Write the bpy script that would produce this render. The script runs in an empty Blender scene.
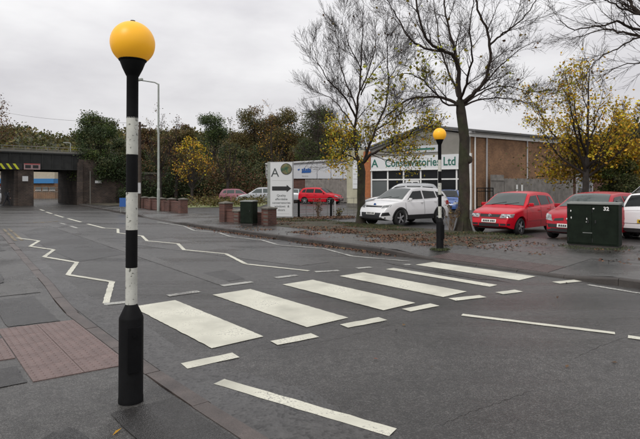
import bpy, bmesh, math, random
import numpy as np
from mathutils import Vector, Matrix
R = math.radians
rng = np.random.default_rng(7)
random.seed(7)
SC = bpy.context.scene
COL = SC.collection

# ------------------------------------------------------------------ camera, sky, sun, exposure
CAM_H, FPX, YH = 1.68, 500.0, 187.0
cam_d = bpy.data.cameras.new('camera'); cam = bpy.data.objects.new('camera', cam_d); COL.objects.link(cam)
cam.location = (0, 0, CAM_H); cam.rotation_euler = (R(90), 0, 0)
cam_d.sensor_width = 36; cam_d.lens = 36 * FPX / 640; cam_d.shift_y = -(219.5 - YH) / 640
cam_d.clip_start = 0.05; cam_d.clip_end = 3000
SC.camera = cam

SUN_EL, SUN_AZ = R(48), R(215)          # azimuth clockwise from +Y: high, behind the camera to the left
world = bpy.data.worlds.new('World'); SC.world = world; world.use_nodes = True
nt = world.node_tree; nt.nodes.clear()
out = nt.nodes.new('ShaderNodeOutputWorld'); bg = nt.nodes.new('ShaderNodeBackground')
sky = nt.nodes.new('ShaderNodeTexSky'); sky.sky_type = 'NISHITA'; sky.sun_disc = False
sky.sun_elevation = SUN_EL; sky.sun_rotation = SUN_AZ; sky.dust_density = 6; sky.air_density = 1.0
hs = nt.nodes.new('ShaderNodeHueSaturation'); hs.inputs['Saturation'].default_value = 0.12
tc = nt.nodes.new('ShaderNodeTexCoord'); mp = nt.nodes.new('ShaderNodeMapping'); mp.inputs['Scale'].default_value = (1.2, 1.2, 3.5)
nz = nt.nodes.new('ShaderNodeTexNoise'); nz.inputs['Scale'].default_value = 2.1; nz.inputs['Detail'].default_value = 5; nz.inputs['Roughness'].default_value = 0.55
rp = nt.nodes.new('ShaderNodeValToRGB')
rp.color_ramp.elements[0].position = 0.3; rp.color_ramp.elements[0].color = (6.2, 6.1, 6.4, 1)
rp.color_ramp.elements[1].position = 0.7; rp.color_ramp.elements[1].color = (9.0, 8.95, 9.05, 1)
mx = nt.nodes.new('ShaderNodeMix'); mx.data_type = 'RGBA'; mx.inputs['Factor'].default_value = 0.9
L = nt.links.new
L(sky.outputs[0], hs.inputs['Color']); L(tc.outputs['Generated'], mp.inputs[0]); L(mp.outputs[0], nz.inputs['Vector'])
L(nz.outputs['Fac'], rp.inputs[0]); L(hs.outputs[0], mx.inputs['A']); L(rp.outputs[0], mx.inputs['B'])
sep = nt.nodes.new('ShaderNodeSeparateXYZ'); L(tc.outputs['Generated'], sep.inputs[0])
ov_ = nt.nodes.new('ShaderNodeMapRange'); ov_.inputs['From Min'].default_value = 0; ov_.inputs['From Max'].default_value = 1; ov_.inputs['To Min'].default_value = 0.96; ov_.inputs['To Max'].default_value = 1.7
L(sep.outputs['Z'], ov_.inputs['Value'])          # an overcast sky is brighter overhead than at the horizon
sc_ = nt.nodes.new('ShaderNodeVectorMath'); sc_.operation = 'SCALE'; L(mx.outputs['Result'], sc_.inputs[0]); L(ov_.outputs[0], sc_.inputs['Scale'])
L(sc_.outputs[0], bg.inputs['Color']); L(bg.outputs[0], out.inputs['Surface'])
bg.inputs['Strength'].default_value = 0.1

sun_d = bpy.data.lights.new('sun', 'SUN'); sun = bpy.data.objects.new('sun', sun_d); COL.objects.link(sun)
sun_d.energy = 1.3; sun_d.angle = R(22); sun_d.color = (1, 0.97, 0.93)
sdir = Vector((math.sin(SUN_AZ) * math.cos(SUN_EL), math.cos(SUN_AZ) * math.cos(SUN_EL), math.sin(SUN_EL)))
sun.rotation_euler = sdir.to_track_quat('Z', 'Y').to_euler()

SC.view_settings.view_transform = 'Standard'; SC.view_settings.look = 'None'
SC.view_settings.exposure = 0.0; SC.view_settings.gamma = 1; SC.view_settings.use_curve_mapping = False
SC.render.engine = 'CYCLES'
SC.cycles.max_bounces = 6; SC.cycles.transparent_max_bounces = 6
try:
    SC.cycles.use_denoising = True; SC.cycles.denoiser = 'OPENIMAGEDENOISE'
except Exception: pass

# ------------------------------------------------------------------ measuring helpers
def spot(x, y, z=0.0):
    """a measured point of the photograph, resting on height z"""
    d = (CAM_H - z) * FPX / (y - YH)
    return Vector(((x - 320) / FPX * d, d, z))
def atd(x, y, d):
    return Vector(((x - 320) / FPX * d, d, CAM_H + (YH - y) / FPX * d))
TH = R(140)
DV = Vector((math.sin(TH), math.cos(TH), 0)); NV = Vector((-DV.y, DV.x, 0))
NV = Vector((0.766044, 0.642788, 0))
def RD(s, t, z=0.0):
    """road frame: s along the road towards the near right, t across it from the camera"""
    return DV * s + NV * t + Vector((0, 0, z))
def tL(s): return 1.80 + 0.075 * max(0, -s - 7.5)
def tR(s): return 9.35 + 0.1 * max(0, -s - 18.5)

# ------------------------------------------------------------------ materials
MATS = {}
def mat(name, base, rough=0.7, metallic=0.0, spec=0.5, coat=0.0, var=0.0, vscale=3.0, bump=0.0, bscale=40.0, island=0.0, emit=0.0, rvar=0.0, detail=6.0, col2=None, c2scale=2.0, c2lo=0.45, c2hi=0.6, speck=0.0, sscale=150, hue=0.0, strans=0.0):
    m = bpy.data.materials.new(name); m.use_nodes = True
    n = m.node_tree; b = n.nodes['Principled BSDF']; l = n.links.new
    b.inputs['Roughness'].default_value = rough; b.inputs['Metallic'].default_value = metallic
    b.inputs['Specular IOR Level'].default_value = spec
    b.inputs['Coat Weight'].default_value = coat; b.inputs['Coat Roughness'].default_value = 0.06
    c = tuple(base) + (1,)
    b.inputs['Base Color'].default_value = c
    tcn = n.nodes.new('ShaderNodeTexCoord')
    def noise(scale, det=detail, rg=0.6):
        q = n.nodes.new('ShaderNodeTexNoise'); q.inputs['Scale'].default_value = scale; q.inputs['Detail'].default_value = det; q.inputs['Roughness'].default_value = rg
        l(tcn.outputs['Object'], q.inputs['Vector']); return q
    cur = None
    def src():
        if cur is not None: return cur
        r = n.nodes.new('ShaderNodeRGB'); r.outputs[0].default_value = c; return r.outputs[0]
    def mult(fac_out, lo, hi, f0=0.3, f1=0.7):
        nonlocal cur
        mr = n.nodes.new('ShaderNodeMapRange'); mr.inputs['From Min'].default_value = f0; mr.inputs['From Max'].default_value = f1
        mr.inputs['To Min'].default_value = lo; mr.inputs['To Max'].default_value = hi; mr.clamp = True
        l(fac_out, mr.inputs['Value'])
        k = n.nodes.new('ShaderNodeMix'); k.data_type = 'RGBA'; k.blend_type = 'MULTIPLY'; k.inputs['Factor'].default_value = 1
        l(src(), k.inputs['A']); l(mr.outputs[0], k.inputs['B']); cur = k.outputs['Result']
    if col2 is not None:
        q = noise(c2scale); mr = n.nodes.new('ShaderNodeMapRange'); mr.inputs['From Min'].default_value = c2lo; mr.inputs['From Max'].default_value = c2hi; mr.clamp = True
        l(q.outputs['Fac'], mr.inputs['Value'])
        k = n.nodes.new('ShaderNodeMix'); k.data_type = 'RGBA'; l(mr.outputs[0], k.inputs['Factor']); l(src(), k.inputs['A'])
        k.inputs['B'].default_value = tuple(col2) + (1,); cur = k.outputs['Result']
    if var: mult(noise(vscale).outputs['Fac'], 1 - var, 1 + var)
    if speck: mult(noise(sscale, 2, 0.5).outputs['Fac'], 1 - speck, 1 + speck)
    if island or hue:
        g = n.nodes.new('ShaderNodeNewGeometry')
        if island: mult(g.outputs['Random Per Island'], 1 - island, 1 + island, 0, 1)
        if hue:
            h = n.nodes.new('ShaderNodeHueSaturation'); ma = n.nodes.new('ShaderNodeMath'); ma.operation = 'MULTIPLY_ADD'
            wn = n.nodes.new('ShaderNodeTexWhiteNoise'); wn.noise_dimensions = '1D'; l(g.outputs['Random Per Island'], wn.inputs['W'])
            l(wn.outputs['Value'], ma.inputs[0]); ma.inputs[1].default_value = hue * 2; ma.inputs[2].default_value = 0.5 - hue
            l(ma.outputs[0], h.inputs['Hue']); l(src(), h.inputs['Color']); cur = h.outputs[0]
    if cur is not None: l(cur, b.inputs['Base Color'])
    if rvar:
        q = noise(0.6, 4); mr = n.nodes.new('ShaderNodeMapRange'); mr.inputs['From Min'].default_value = 0.35; mr.inputs['From Max'].default_value = 0.65
        mr.inputs['To Min'].default_value = rough - rvar; mr.inputs['To Max'].default_value = rough + rvar; l(q.outputs['Fac'], mr.inputs['Value']); l(mr.outputs[0], b.inputs['Roughness'])
    if bump:
        q = noise(bscale, 3); bp = n.nodes.new('ShaderNodeBump'); bp.inputs['Strength'].default_value = bump; bp.inputs['Distance'].default_value = 0.02
        l(q.outputs['Fac'], bp.inputs['Height']); l(bp.outputs[0], b.inputs['Normal'])
    if strans:
        b.inputs['Subsurface Weight'].default_value = 0
        tr = n.nodes.new('ShaderNodeBsdfTranslucent'); ms = n.nodes.new('ShaderNodeMixShader'); ms.inputs[0].default_value = strans
        if cur is not None: l(cur, tr.inputs['Color'])
        else: tr.inputs['Color'].default_value = c
        l(b.outputs[0], ms.inputs[1]); l(tr.outputs[0], ms.inputs[2]); l(ms.outputs[0], n.nodes['Material Output'].inputs['Surface'])
    if emit:
        b.inputs['Emission Color'].default_value = c; b.inputs['Emission Strength'].default_value = emit
    MATS[name] = m
    return m
M = MATS

def asphalt(name, base, stone, rough, chip=0.35, scale=75, big=0.22, streak=0.0):
    """tarmac: dark binder, pale and dark stone chips, large worn areas, fine relief"""
    m = mat(name, base, rough, spec=0.5); n = m.node_tree; b = n.nodes['Principled BSDF']; l = n.links.new
    t = n.nodes.new('ShaderNodeTexCoord')
    v = n.nodes.new('ShaderNodeTexVoronoi'); v.inputs['Scale'].default_value = scale; l(t.outputs['Object'], v.inputs['Vector'])
    sx = n.nodes.new('ShaderNodeSeparateColor'); l(v.outputs['Color'], sx.inputs[0])
    r = n.nodes.new('ShaderNodeValToRGB'); r.color_ramp.elements[0].position = 1 - chip; r.color_ramp.elements[0].color = (0, 0, 0, 1); r.color_ramp.elements[1].position = 1.0
    l(sx.outputs[0], r.inputs[0])
    nz1 = n.nodes.new('ShaderNodeTexNoise'); nz1.inputs['Scale'].default_value = 0.55; nz1.inputs['Detail'].default_value = 7; nz1.inputs['Roughness'].default_value = 0.62; l(t.outputs['Object'], nz1.inputs['Vector'])
    nz2 = n.nodes.new('ShaderNodeTexNoise'); nz2.inputs['Scale'].default_value = 9; nz2.inputs['Detail'].default_value = 6; nz2.inputs['Roughness'].default_value = 0.7; l(t.outputs['Object'], nz2.inputs['Vector'])
    mk = n.nodes.new('ShaderNodeMix'); mk.data_type = 'RGBA'; mk.inputs['A'].default_value = tuple(base) + (1,); mk.inputs['B'].default_value = tuple(stone) + (1,); l(r.outputs[0], mk.inputs['Factor'])
    def mul(inp, fac, lo, hi, a=0.3, c=0.7):
        mr = n.nodes.new('ShaderNodeMapRange'); mr.inputs['From Min'].default_value = a; mr.inputs['From Max'].default_value = c; mr.inputs['To Min'].default_value = lo; mr.inputs['To Max'].default_value = hi; l(fac, mr.inputs['Value'])
        k = n.nodes.new('ShaderNodeMix'); k.data_type = 'RGBA'; k.blend_type = 'MULTIPLY'; k.inputs['Factor'].default_value = 1; l(inp, k.inputs['A']); l(mr.outputs[0], k.inputs['B']); return k.outputs['Result']
    c = mul(mk.outputs['Result'], nz1.outputs['Fac'], 1 - big, 1 + big); c = mul(c, nz2.outputs['Fac'], 0.66, 1.34)
    sn_ = None
    if streak:
        vr = n.nodes.new('ShaderNodeMapping'); vr.inputs['Rotation'].default_value = (0, 0, R(50)); vr.inputs['Scale'].default_value = (0.07, 1.15, 1); l(t.outputs['Object'], vr.inputs[0])
        sn_ = n.nodes.new('ShaderNodeTexNoise'); sn_.inputs['Scale'].default_value = 1.0; sn_.inputs['Detail'].default_value = 5; sn_.inputs['Roughness'].default_value = 0.6; l(vr.outputs[0], sn_.inputs['Vector'])
        c = mul(c, sn_.outputs['Fac'], 1 - streak, 1 + streak, 0.35, 0.65)
    l(c, b.inputs['Base Color'])
    mr = n.nodes.new('ShaderNodeMapRange'); mr.inputs['From Min'].default_value = 0.36; mr.inputs['From Max'].default_value = 0.6
    mr.inputs['To Min'].default_value = rough - 0.2; mr.inputs['To Max'].default_value = rough + 0.08; l((sn_ or nz1).outputs['Fac'], mr.inputs['Value']); l(mr.outputs[0], b.inputs['Roughness'])
    bp = n.nodes.new('ShaderNodeBump'); bp.inputs['Strength'].default_value = 0.5; bp.inputs['Distance'].default_value = 0.006
    l(v.outputs['Distance'], bp.inputs['Height']); l(bp.outputs[0], b.inputs['Normal'])
    return m

def brickmat(name, c1, c2, mortar, scale=1.0, dirn='x', var=0.3):
    """bricks too small to pick apart, laid in world metres along a wall"""
    m = mat(name, c1, 0.85); n = m.node_tree; b = n.nodes['Principled BSDF']; l = n.links.new
    t = n.nodes.new('ShaderNodeTexCoord'); sp = n.nodes.new('ShaderNodeSeparateXYZ'); l(t.outputs['Object'], sp.inputs[0])
    ad = n.nodes.new('ShaderNodeMath'); ad.operation = 'ADD'; l(sp.outputs['X'], ad.inputs[0]); l(sp.outputs['Y'], ad.inputs[1])
    cb = n.nodes.new('ShaderNodeCombineXYZ'); l(ad.outputs[0], cb.inputs['X']); l(sp.outputs['Z'], cb.inputs['Y'])
    k = n.nodes.new('ShaderNodeTexBrick'); l(cb.outputs[0], k.inputs['Vector'])
    k.inputs['Scale'].default_value = 1.0; k.inputs['Brick Width'].default_value = 0.225 * scale; k.inputs['Row Height'].default_value = 0.075 * scale; k.inputs['Mortar Size'].default_value = 0.008 * scale
    k.inputs['Color1'].default_value = tuple(c1) + (1,); k.inputs['Color2'].default_value = tuple(c2) + (1,); k.inputs['Mortar'].default_value = tuple(mortar) + (1,)
    q = n.nodes.new('ShaderNodeTexNoise'); q.inputs['Scale'].default_value = 0.9; q.inputs['Detail'].default_value = 6; l(t.outputs['Object'], q.inputs['Vector'])
    mr = n.nodes.new('ShaderNodeMapRange'); mr.inputs['From Min'].default_value = 0.3; mr.inputs['From Max'].default_value = 0.7; mr.inputs['To Min'].default_value = 1 - var; mr.inputs['To Max'].default_value = 1 + var; l(q.outputs['Fac'], mr.inputs['Value'])
    mm = n.nodes.new('ShaderNodeMix'); mm.data_type = 'RGBA'; mm.blend_type = 'MULTIPLY'; mm.inputs['Factor'].default_value = 1; l(k.outputs['Color'], mm.inputs['A']); l(mr.outputs[0], mm.inputs['B'])
    l(mm.outputs['Result'], b.inputs['Base Color'])
    bp = n.nodes.new('ShaderNodeBump'); bp.inputs['Strength'].default_value = 0.6; bp.inputs['Distance'].default_value = 0.01; bp.invert = True
    l(k.outputs['Fac'], bp.inputs['Height']); l(bp.outputs[0], b.inputs['Normal'])
    return m

def paintmat(name, col, under, wear=0.5):
    """road paint worn down to the tarmac in specks"""
    m = mat(name, col, 0.6); n = m.node_tree; b = n.nodes['Principled BSDF']; l = n.links.new
    t = n.nodes.new('ShaderNodeTexCoord')
    a = n.nodes.new('ShaderNodeTexNoise'); a.inputs['Scale'].default_value = 46; a.inputs['Detail'].default_value = 6; a.inputs['Roughness'].default_value = 0.75; l(t.outputs['Object'], a.inputs['Vector'])
    c = n.nodes.new('ShaderNodeTexNoise'); c.inputs['Scale'].default_value = 1.7; c.inputs['Detail'].default_value = 5; l(t.outputs['Object'], c.inputs['Vector'])
    ad = n.nodes.new('ShaderNodeMath'); ad.operation = 'MULTIPLY_ADD'; l(c.outputs['Fac'], ad.inputs[0]); ad.inputs[1].default_value = 0.6; l(a.outputs['Fac'], ad.inputs[2])
    mr = n.nodes.new('ShaderNodeMapRange'); mr.inputs['From Min'].default_value = 1.08 - wear * 0.42; mr.inputs['From Max'].default_value = 1.2 - wear * 0.42; mr.clamp = True; l(ad.outputs[0], mr.inputs['Value'])
    k = n.nodes.new('ShaderNodeMix'); k.data_type = 'RGBA'; k.inputs['A'].default_value = tuple(col) + (1,); k.inputs['B'].default_value = tuple(under) + (1,); l(mr.outputs[0], k.inputs['Factor'])
    mr2 = n.nodes.new('ShaderNodeMapRange'); mr2.inputs['From Min'].default_value = 0.3; mr2.inputs['From Max'].default_value = 0.7; mr2.inputs['To Min'].default_value = 0.68; mr2.inputs['To Max'].default_value = 1.12; l(c.outputs['Fac'], mr2.inputs['Value'])
    mm = n.nodes.new('ShaderNodeMix'); mm.data_type = 'RGBA'; mm.blend_type = 'MULTIPLY'; mm.inputs['Factor'].default_value = 1; l(k.outputs['Result'], mm.inputs['A']); l(mr2.outputs[0], mm.inputs['B'])
    l(mm.outputs['Result'], b.inputs['Base Color'])
    bp = n.nodes.new('ShaderNodeBump'); bp.inputs['Strength'].default_value = 0.3; bp.inputs['Distance'].default_value = 0.004; l(a.outputs['Fac'], bp.inputs['Height']); l(bp.outputs[0], b.inputs['Normal'])
    return m

asphalt('tarmac', (0.034, 0.0325, 0.031), (0.090, 0.086, 0.081), 0.36, 0.4, 110, 0.34, 0.26)
asphalt('tarmac_patch', (0.028, 0.027, 0.026), (0.065, 0.062, 0.059), 0.44, 0.3, 120)
asphalt('tarmac_pale', (0.048, 0.046, 0.044), (0.11, 0.106, 0.10), 0.38, 0.4, 120)
asphalt('footway', (0.043, 0.0415, 0.039), (0.108, 0.104, 0.098), 0.32, 0.4, 130, 0.42)
asphalt('footway_dark', (0.024, 0.023, 0.022), (0.055, 0.052, 0.05), 0.34, 0.3, 130, 0.35)
asphalt('footway_pale', (0.050, 0.048, 0.044), (0.125, 0.12, 0.112), 0.38, 0.4, 130, 0.35)
asphalt('gutter', (0.052, 0.050, 0.048), (0.02, 0.019, 0.018), 0.42, 0.45, 38, 0.3)
paintmat('paint', (0.56, 0.55, 0.46), (0.20, 0.195, 0.18), 0.44)
paintmat('paint_worn', (0.44, 0.44, 0.40), (0.10, 0.095, 0.09), 0.75)
paintmat('paint_yellow', (0.33, 0.25, 0.12), (0.07, 0.065, 0.06), 0.9)
mat('kerb', (0.070, 0.056, 0.050), 0.45, var=0.35, vscale=4, bump=0.3, bscale=60, speck=0.25, sscale=120)
mat('kerb_concrete', (0.040, 0.034, 0.030), 0.65, var=0.35, vscale=3, bump=0.3, bscale=60, speck=0.2)
mat('tactile', (0.135, 0.092, 0.083), 0.5, var=0.25, vscale=5, speck=0.2, bump=0.2, bscale=90)
mat('tactile_dark', (0.062, 0.041, 0.037), 0.5, var=0.3, vscale=5, speck=0.2, bump=0.2, bscale=90)
mat('slab_grey', (0.060, 0.057, 0.052), 0.5, var=0.3, vscale=4, speck=0.15, bump=0.2)
asphalt('water', (0.020, 0.019, 0.018), (0.045, 0.043, 0.04), 0.28, 0.3, 130, 0.2)
mat('earth', (0.075, 0.058, 0.035), 0.95, var=0.4, vscale=2, bump=0.6, bscale=12, col2=(0.05, 0.065, 0.025), c2scale=1.2)
mat('verge', (0.038, 0.038, 0.020), 0.95, var=0.4, vscale=3, bump=0.6, bscale=14, col2=(0.055, 0.040, 0.026), c2scale=1.1, c2lo=0.42, c2hi=0.58)
mat('lawn', (0.17, 0.21, 0.075), 0.95, var=0.3, vscale=1.2, bump=0.5, bscale=10, col2=(0.23, 0.22, 0.13), c2scale=0.5)
mat('grass_blade', (0.050, 0.062, 0.022), 0.8, island=0.5, hue=0.03)
mat('fallen_leaf', (0.105, 0.050, 0.024), 0.8, island=0.6, hue=0.03)
mat('black_paint', (0.005, 0.005, 0.0055), 0.55, spec=0.12, var=0.3, vscale=8, bump=0.05)
mat('beacon_white', (0.50, 0.50, 0.45), 0.5, var=0.22, vscale=7, col2=(0.09, 0.09, 0.075), c2scale=38, c2lo=0.585, c2hi=0.66)
mat('beacon_amber', (0.97, 0.51, 0.028), 0.35, spec=0.35, strans=0.12, emit=0.14)
mat('steel_grey', (0.30, 0.32, 0.29), 0.5, metallic=0.2, var=0.2, vscale=4)
mat('wood_dark', (0.055, 0.040, 0.030), 0.9, var=0.3, vscale=6)
mat('cabinet_green', (0.009, 0.014, 0.009), 0.7, spec=0.12, var=0.35, vscale=4, bump=0.05)
mat('cabinet_top', (0.17, 0.18, 0.165), 0.6, var=0.2)
mat('sticker', (0.75, 0.75, 0.72), 0.6)
mat('bark', (0.038, 0.030, 0.022), 0.95, var=0.4, vscale=5, bump=0.8, bscale=26, col2=(0.034, 0.036, 0.017), c2scale=2.2)
mat('bark_dark', (0.032, 0.026, 0.022), 0.95, var=0.4, vscale=5, bump=0.6, bscale=20)
mat('twig', (0.034, 0.026, 0.022), 0.95, spec=0.2)
for nm, c in (('leaf_yellow', (0.50, 0.34, 0.020)), ('leaf_lime', (0.26, 0.24, 0.020)), ('leaf_gold', (0.32, 0.18, 0.020)), ('leaf_brown', (0.130, 0.080, 0.028)),
              ('leaf_olive', (0.110, 0.090, 0.024)), ('leaf_green', (0.082, 0.118, 0.026)), ('leaf_dark', (0.044, 0.066, 0.022)), ('leaf_rust', (0.125, 0.060, 0.032)), ('leaf_mid', (0.072, 0.078, 0.026))):
    mat(nm, c, 0.75, island=0.55, hue=0.035, strans=0.25)
brickmat('brick_wall', (0.105, 0.040, 0.028), (0.068, 0.027, 0.021), (0.095, 0.078, 0.066), var=0.4)
brickmat('brick_brown', (0.27, 0.135, 0.062), (0.18, 0.082, 0.040), (0.24, 0.18, 0.12))
brickmat('stone_blocks', (0.068, 0.048, 0.036), (0.035, 0.026, 0.021), (0.085, 0.068, 0.058), 1.6, var=0.6)
mat('brick_pier', (0.34, 0.12, 0.045), 0.85, var=0.25, vscale=6)
mat('coping', (0.13, 0.12, 0.10), 0.85, var=0.3, vscale=5)
mat('cream', (0.40, 0.38, 0.28), 0.7, var=0.15, vscale=1.5)
mat('beige', (0.46, 0.40, 0.30), 0.8, var=0.1)
mat('band_blue', (0.035, 0.19, 0.44), 0.6)
mat('white_trim', (0.72, 0.72, 0.70), 0.45, var=0.08, vscale=3)
mat('grey_trim', (0.40, 0.40, 0.40), 0.5, var=0.15)
mat('cladding', (0.50, 0.51, 0.53), 0.5, var=0.03, vscale=0.6)
mat('gable_grey', (0.21, 0.20, 0.175), 0.8, var=0.15, vscale=1.2)
mat('roof_grey', (0.10, 0.10, 0.10), 0.8, var=0.2, vscale=1)
mat('window_dark', (0.008, 0.009, 0.010), 0.06, spec=0.22)
mat('window_clear', (0.10, 0.11, 0.11), 0.08, spec=0.5)
mat('sign_white', (0.64, 0.65, 0.65), 0.4)
mat('sign_green', (0.012, 0.12, 0.085), 0.5)
mat('sign_slate', (0.045, 0.055, 0.055), 0.6)
mat('sign_black', (0.015, 0.015, 0.016), 0.5)
mat('sign_blue', (0.02, 0.09, 0.30), 0.45)
mat('sign_red', (0.42, 0.02, 0.02), 0.5)
mat('sign_yellow', (0.62, 0.66, 0.03), 0.5)
mat('emblem', (0.16, 0.14, 0.06), 0.5, var=0.5, vscale=6, col2=(0.03, 0.10, 0.05), c2scale=5)
mat('fence_wood', (0.205, 0.190, 0.172), 0.9, var=0.3, vscale=2.5)
mat('girder', (0.018, 0.019, 0.018), 0.75, var=0.4, vscale=2)
mat('rail_grey', (0.17, 0.165, 0.145), 0.7)
mat('car_white', (0.80, 0.80, 0.80), 0.3, coat=1.0)
mat('car_red', (0.52, 0.005, 0.018), 0.4, spec=0.2, coat=0.35)
mat('car_red_dull', (0.36, 0.005, 0.016), 0.4, spec=0.2, coat=0.35)
mat('car_silver', (0.36, 0.37, 0.38), 0.3, metallic=0.6, coat=0.6)
mat('car_blue', (0.03, 0.09, 0.30), 0.3, coat=1.0)
mat('car_pink', (0.30, 0.10, 0.13), 0.35, coat=0.8)
mat('car_glass', (0.006, 0.008, 0.008), 0.04, spec=0.32)
mat('car_glass_sheen', (0.055, 0.07, 0.066), 0.05, spec=0.5)  # grey-green sky reflection on the glass put into its base colour
mat('car_trim', (0.014, 0.014, 0.015), 0.55)
mat('tyre', (0.016, 0.016, 0.016), 0.85)
mat('rim', (0.42, 0.43, 0.44), 0.35, metallic=0.7)
mat('lamp_clear', (0.30, 0.31, 0.31), 0.1, spec=0.8, metallic=0.3, var=0.5, vscale=14)
mat('lamp_red', (0.42, 0.010, 0.012), 0.15)
mat('lamp_amber', (0.60, 0.20, 0.01), 0.2)
mat('plate_white', (0.70, 0.70, 0.66), 0.5)
mat('plate_yellow', (0.66, 0.44, 0.02), 0.5)
mat('chrome', (0.70, 0.70, 0.72), 0.12, metallic=1.0)
mat('poster', (0.36, 0.37, 0.38), 0.7, var=0.3, vscale=2, col2=(0.10, 0.10, 0.11), c2scale=2.6)
mat('coat_dark', (0.016, 0.017, 0.022), 0.9)
mat('skin', (0.42, 0.25, 0.18), 0.6)
mat('hair', (0.02, 0.014, 0.010), 0.8)
mat('wood_far', (0.040, 0.042, 0.022), 0.95, var=0.5, vscale=0.06, col2=(0.075, 0.048, 0.022), c2scale=0.05)
mat('door_white', (0.55, 0.56, 0.56), 0.5)

# ------------------------------------------------------------------ mesh helpers
class MB:
    def __init__(s): s.v = []; s.f = []
    def add(s, vs, fs):
        o = len(s.v); s.v += [tuple(p) for p in vs]; s.f += [tuple(i + o for i in f) for f in fs]; return s
    def quad(s, *p): return s.add(p, [tuple(range(len(p)))])
    def obox(s, c, ax, ay, az):
        """box centred at c with half-axis vectors"""
        c = Vector(c); ax, ay, az = Vector(ax), Vector(ay), Vector(az)
        v = [c + sx * ax + sy * ay + sz * az for sz in (-1, 1) for sx, sy in ((-1, -1), (1, -1), (1, 1), (-1, 1))]
        return s.add(v, [(3, 2, 1, 0), (4, 5, 6, 7), (0, 1, 5, 4), (1, 2, 6, 5), (2, 3, 7, 6), (3, 0, 4, 7)])
    def box(s, x0, x1, y0, y1, z0, z1):
        return s.obox(((x0 + x1) / 2, (y0 + y1) / 2, (z0 + z1) / 2), ((x1 - x0) / 2, 0, 0), (0, (y1 - y0) / 2, 0), (0, 0, (z1 - z0) / 2))
    def tube(s, pts, rad, n=6, cap=True):
        pts = [Vector(p) for p in pts]
        if not hasattr(rad, '__len__'): rad = [rad] * len(pts)
        rings = []; up = None
        for i, p in enumerate(pts):
            a = pts[max(i - 1, 0)]; b = pts[min(i + 1, len(pts) - 1)]; t = (b - a)
            if t.length < 1e-9: t = Vector((0, 0, 1))
            t.normalize()
            if up is None: up = t.orthogonal().normalized()
            else:
                up = up - t * up.dot(t)
                if up.length < 1e-6: up = t.orthogonal()
                up.normalize()
            w = t.cross(up)
            rings.append([p + (up * math.cos(2 * math.pi * k / n) + w * math.sin(2 * math.pi * k / n)) * rad[i] for k in range(n)])
        vs = [q for r in rings for q in r]; fs = []
        for i in range(len(pts) - 1):
            for k in range(n):
                a = i * n + k; b = i * n + (k + 1) % n; fs.append((a, b, b + n, a + n))
        if cap: fs.append(tuple(range(n - 1, -1, -1))); fs.append(tuple((len(pts) - 1) * n + k for k in range(n)))
        return s.add(vs, fs)
    def lathe(s, prof, n=24, c=(0, 0, 0), axis='z', cap=True):
        vs = []; fs = []; c = Vector(c)
        for r, h in prof:
            for k in range(n):
                a = 2 * math.pi * k / n
                p = Vector((r * math.cos(a), r * math.sin(a), h)) if axis == 'z' else Vector((r * math.cos(a), h, r * math.sin(a)))
                vs.append(c + p)
        for i in range(len(prof) - 1):
            for k in range(n):
                a = i * n + k; b = i * n + (k + 1) % n; fs.append((a, b, b + n, a + n))
        if cap and prof[0][0] > 1e-6: fs.append(tuple(range(n - 1, -1, -1)))
        if cap and prof[-1][0] > 1e-6: fs.append(tuple((len(prof) - 1) * n + k for k in range(n)))
        return s.add(vs, fs)
    def prism(s, poly, z0, z1):
        n = len(poly); vs = [(p[0], p[1], z0) for p in poly] + [(p[0], p[1], z1) for p in poly]
        fs = [tuple(range(n - 1, -1, -1)), tuple(range(n, 2 * n))] + [(i, (i + 1) % n, (i + 1) % n + n, i + n) for i in range(n)]
        return s.add(vs, fs)
    def mesh(s, name, material, smooth=False):
        me = bpy.data.meshes.new(name); me.from_pydata(s.v, [], s.f); me.validate(); me.update()
        if material: me.materials.append(M[material] if isinstance(material, str) else material)
        if smooth:
            me.polygons.foreach_set('use_smooth', [True] * len(me.polygons))
            try: me.set_sharp_from_angle(angle=R(38))
            except Exception: pass
        return me
    def build(s, name, material, parent=None, smooth=False, world=True):
        return link(name, s.mesh(name, material, smooth), parent, world)

def link(name, me, parent=None, world=True):
    """one object; world=True: its mesh is written in world metres, whatever its parent"""
    o = bpy.data.objects.new(name, me); COL.objects.link(o)
    if parent is not None:
        o.parent = parent
        if world: o.matrix_parent_inverse = wm(parent).inverted()
    return o
def wm(o):
    m = Matrix.LocRotScale(o.location, o.rotation_euler, o.scale)
    if o.parent: m = wm(o.parent) @ o.matrix_parent_inverse @ m
    return m
def tag(o, label=None, cat=None, group=None, kind=None):
    if label: o['label'] = label
    if cat: o['category'] = cat
    if group: o['group'] = group
    if kind: o['kind'] = kind
    return o
def thing(name, label, cat, loc=(0, 0, 0), rz=0.0, group=None):
    o = bpy.data.objects.new(name, None); COL.objects.link(o); o.location = loc; o.rotation_euler = (0, 0, rz); o.empty_display_size = 0.3
    return tag(o, label, cat, group)
def sheet(name, pts, z, material, parent=None, kind=None, label=None):
    mb = MB(); mb.quad(*[(p[0], p[1], z) for p in pts]); o = mb.build(name, material, parent)
    if kind: tag(o, label, None, None, kind)
    return o
def fnoise(p, seed=0):
    return math.sin(p * 1.7 + seed) * .5 + math.sin(p * 3.9 + seed * 2.3) * .3 + math.sin(p * 8.3 + seed * .7) * .2
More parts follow.
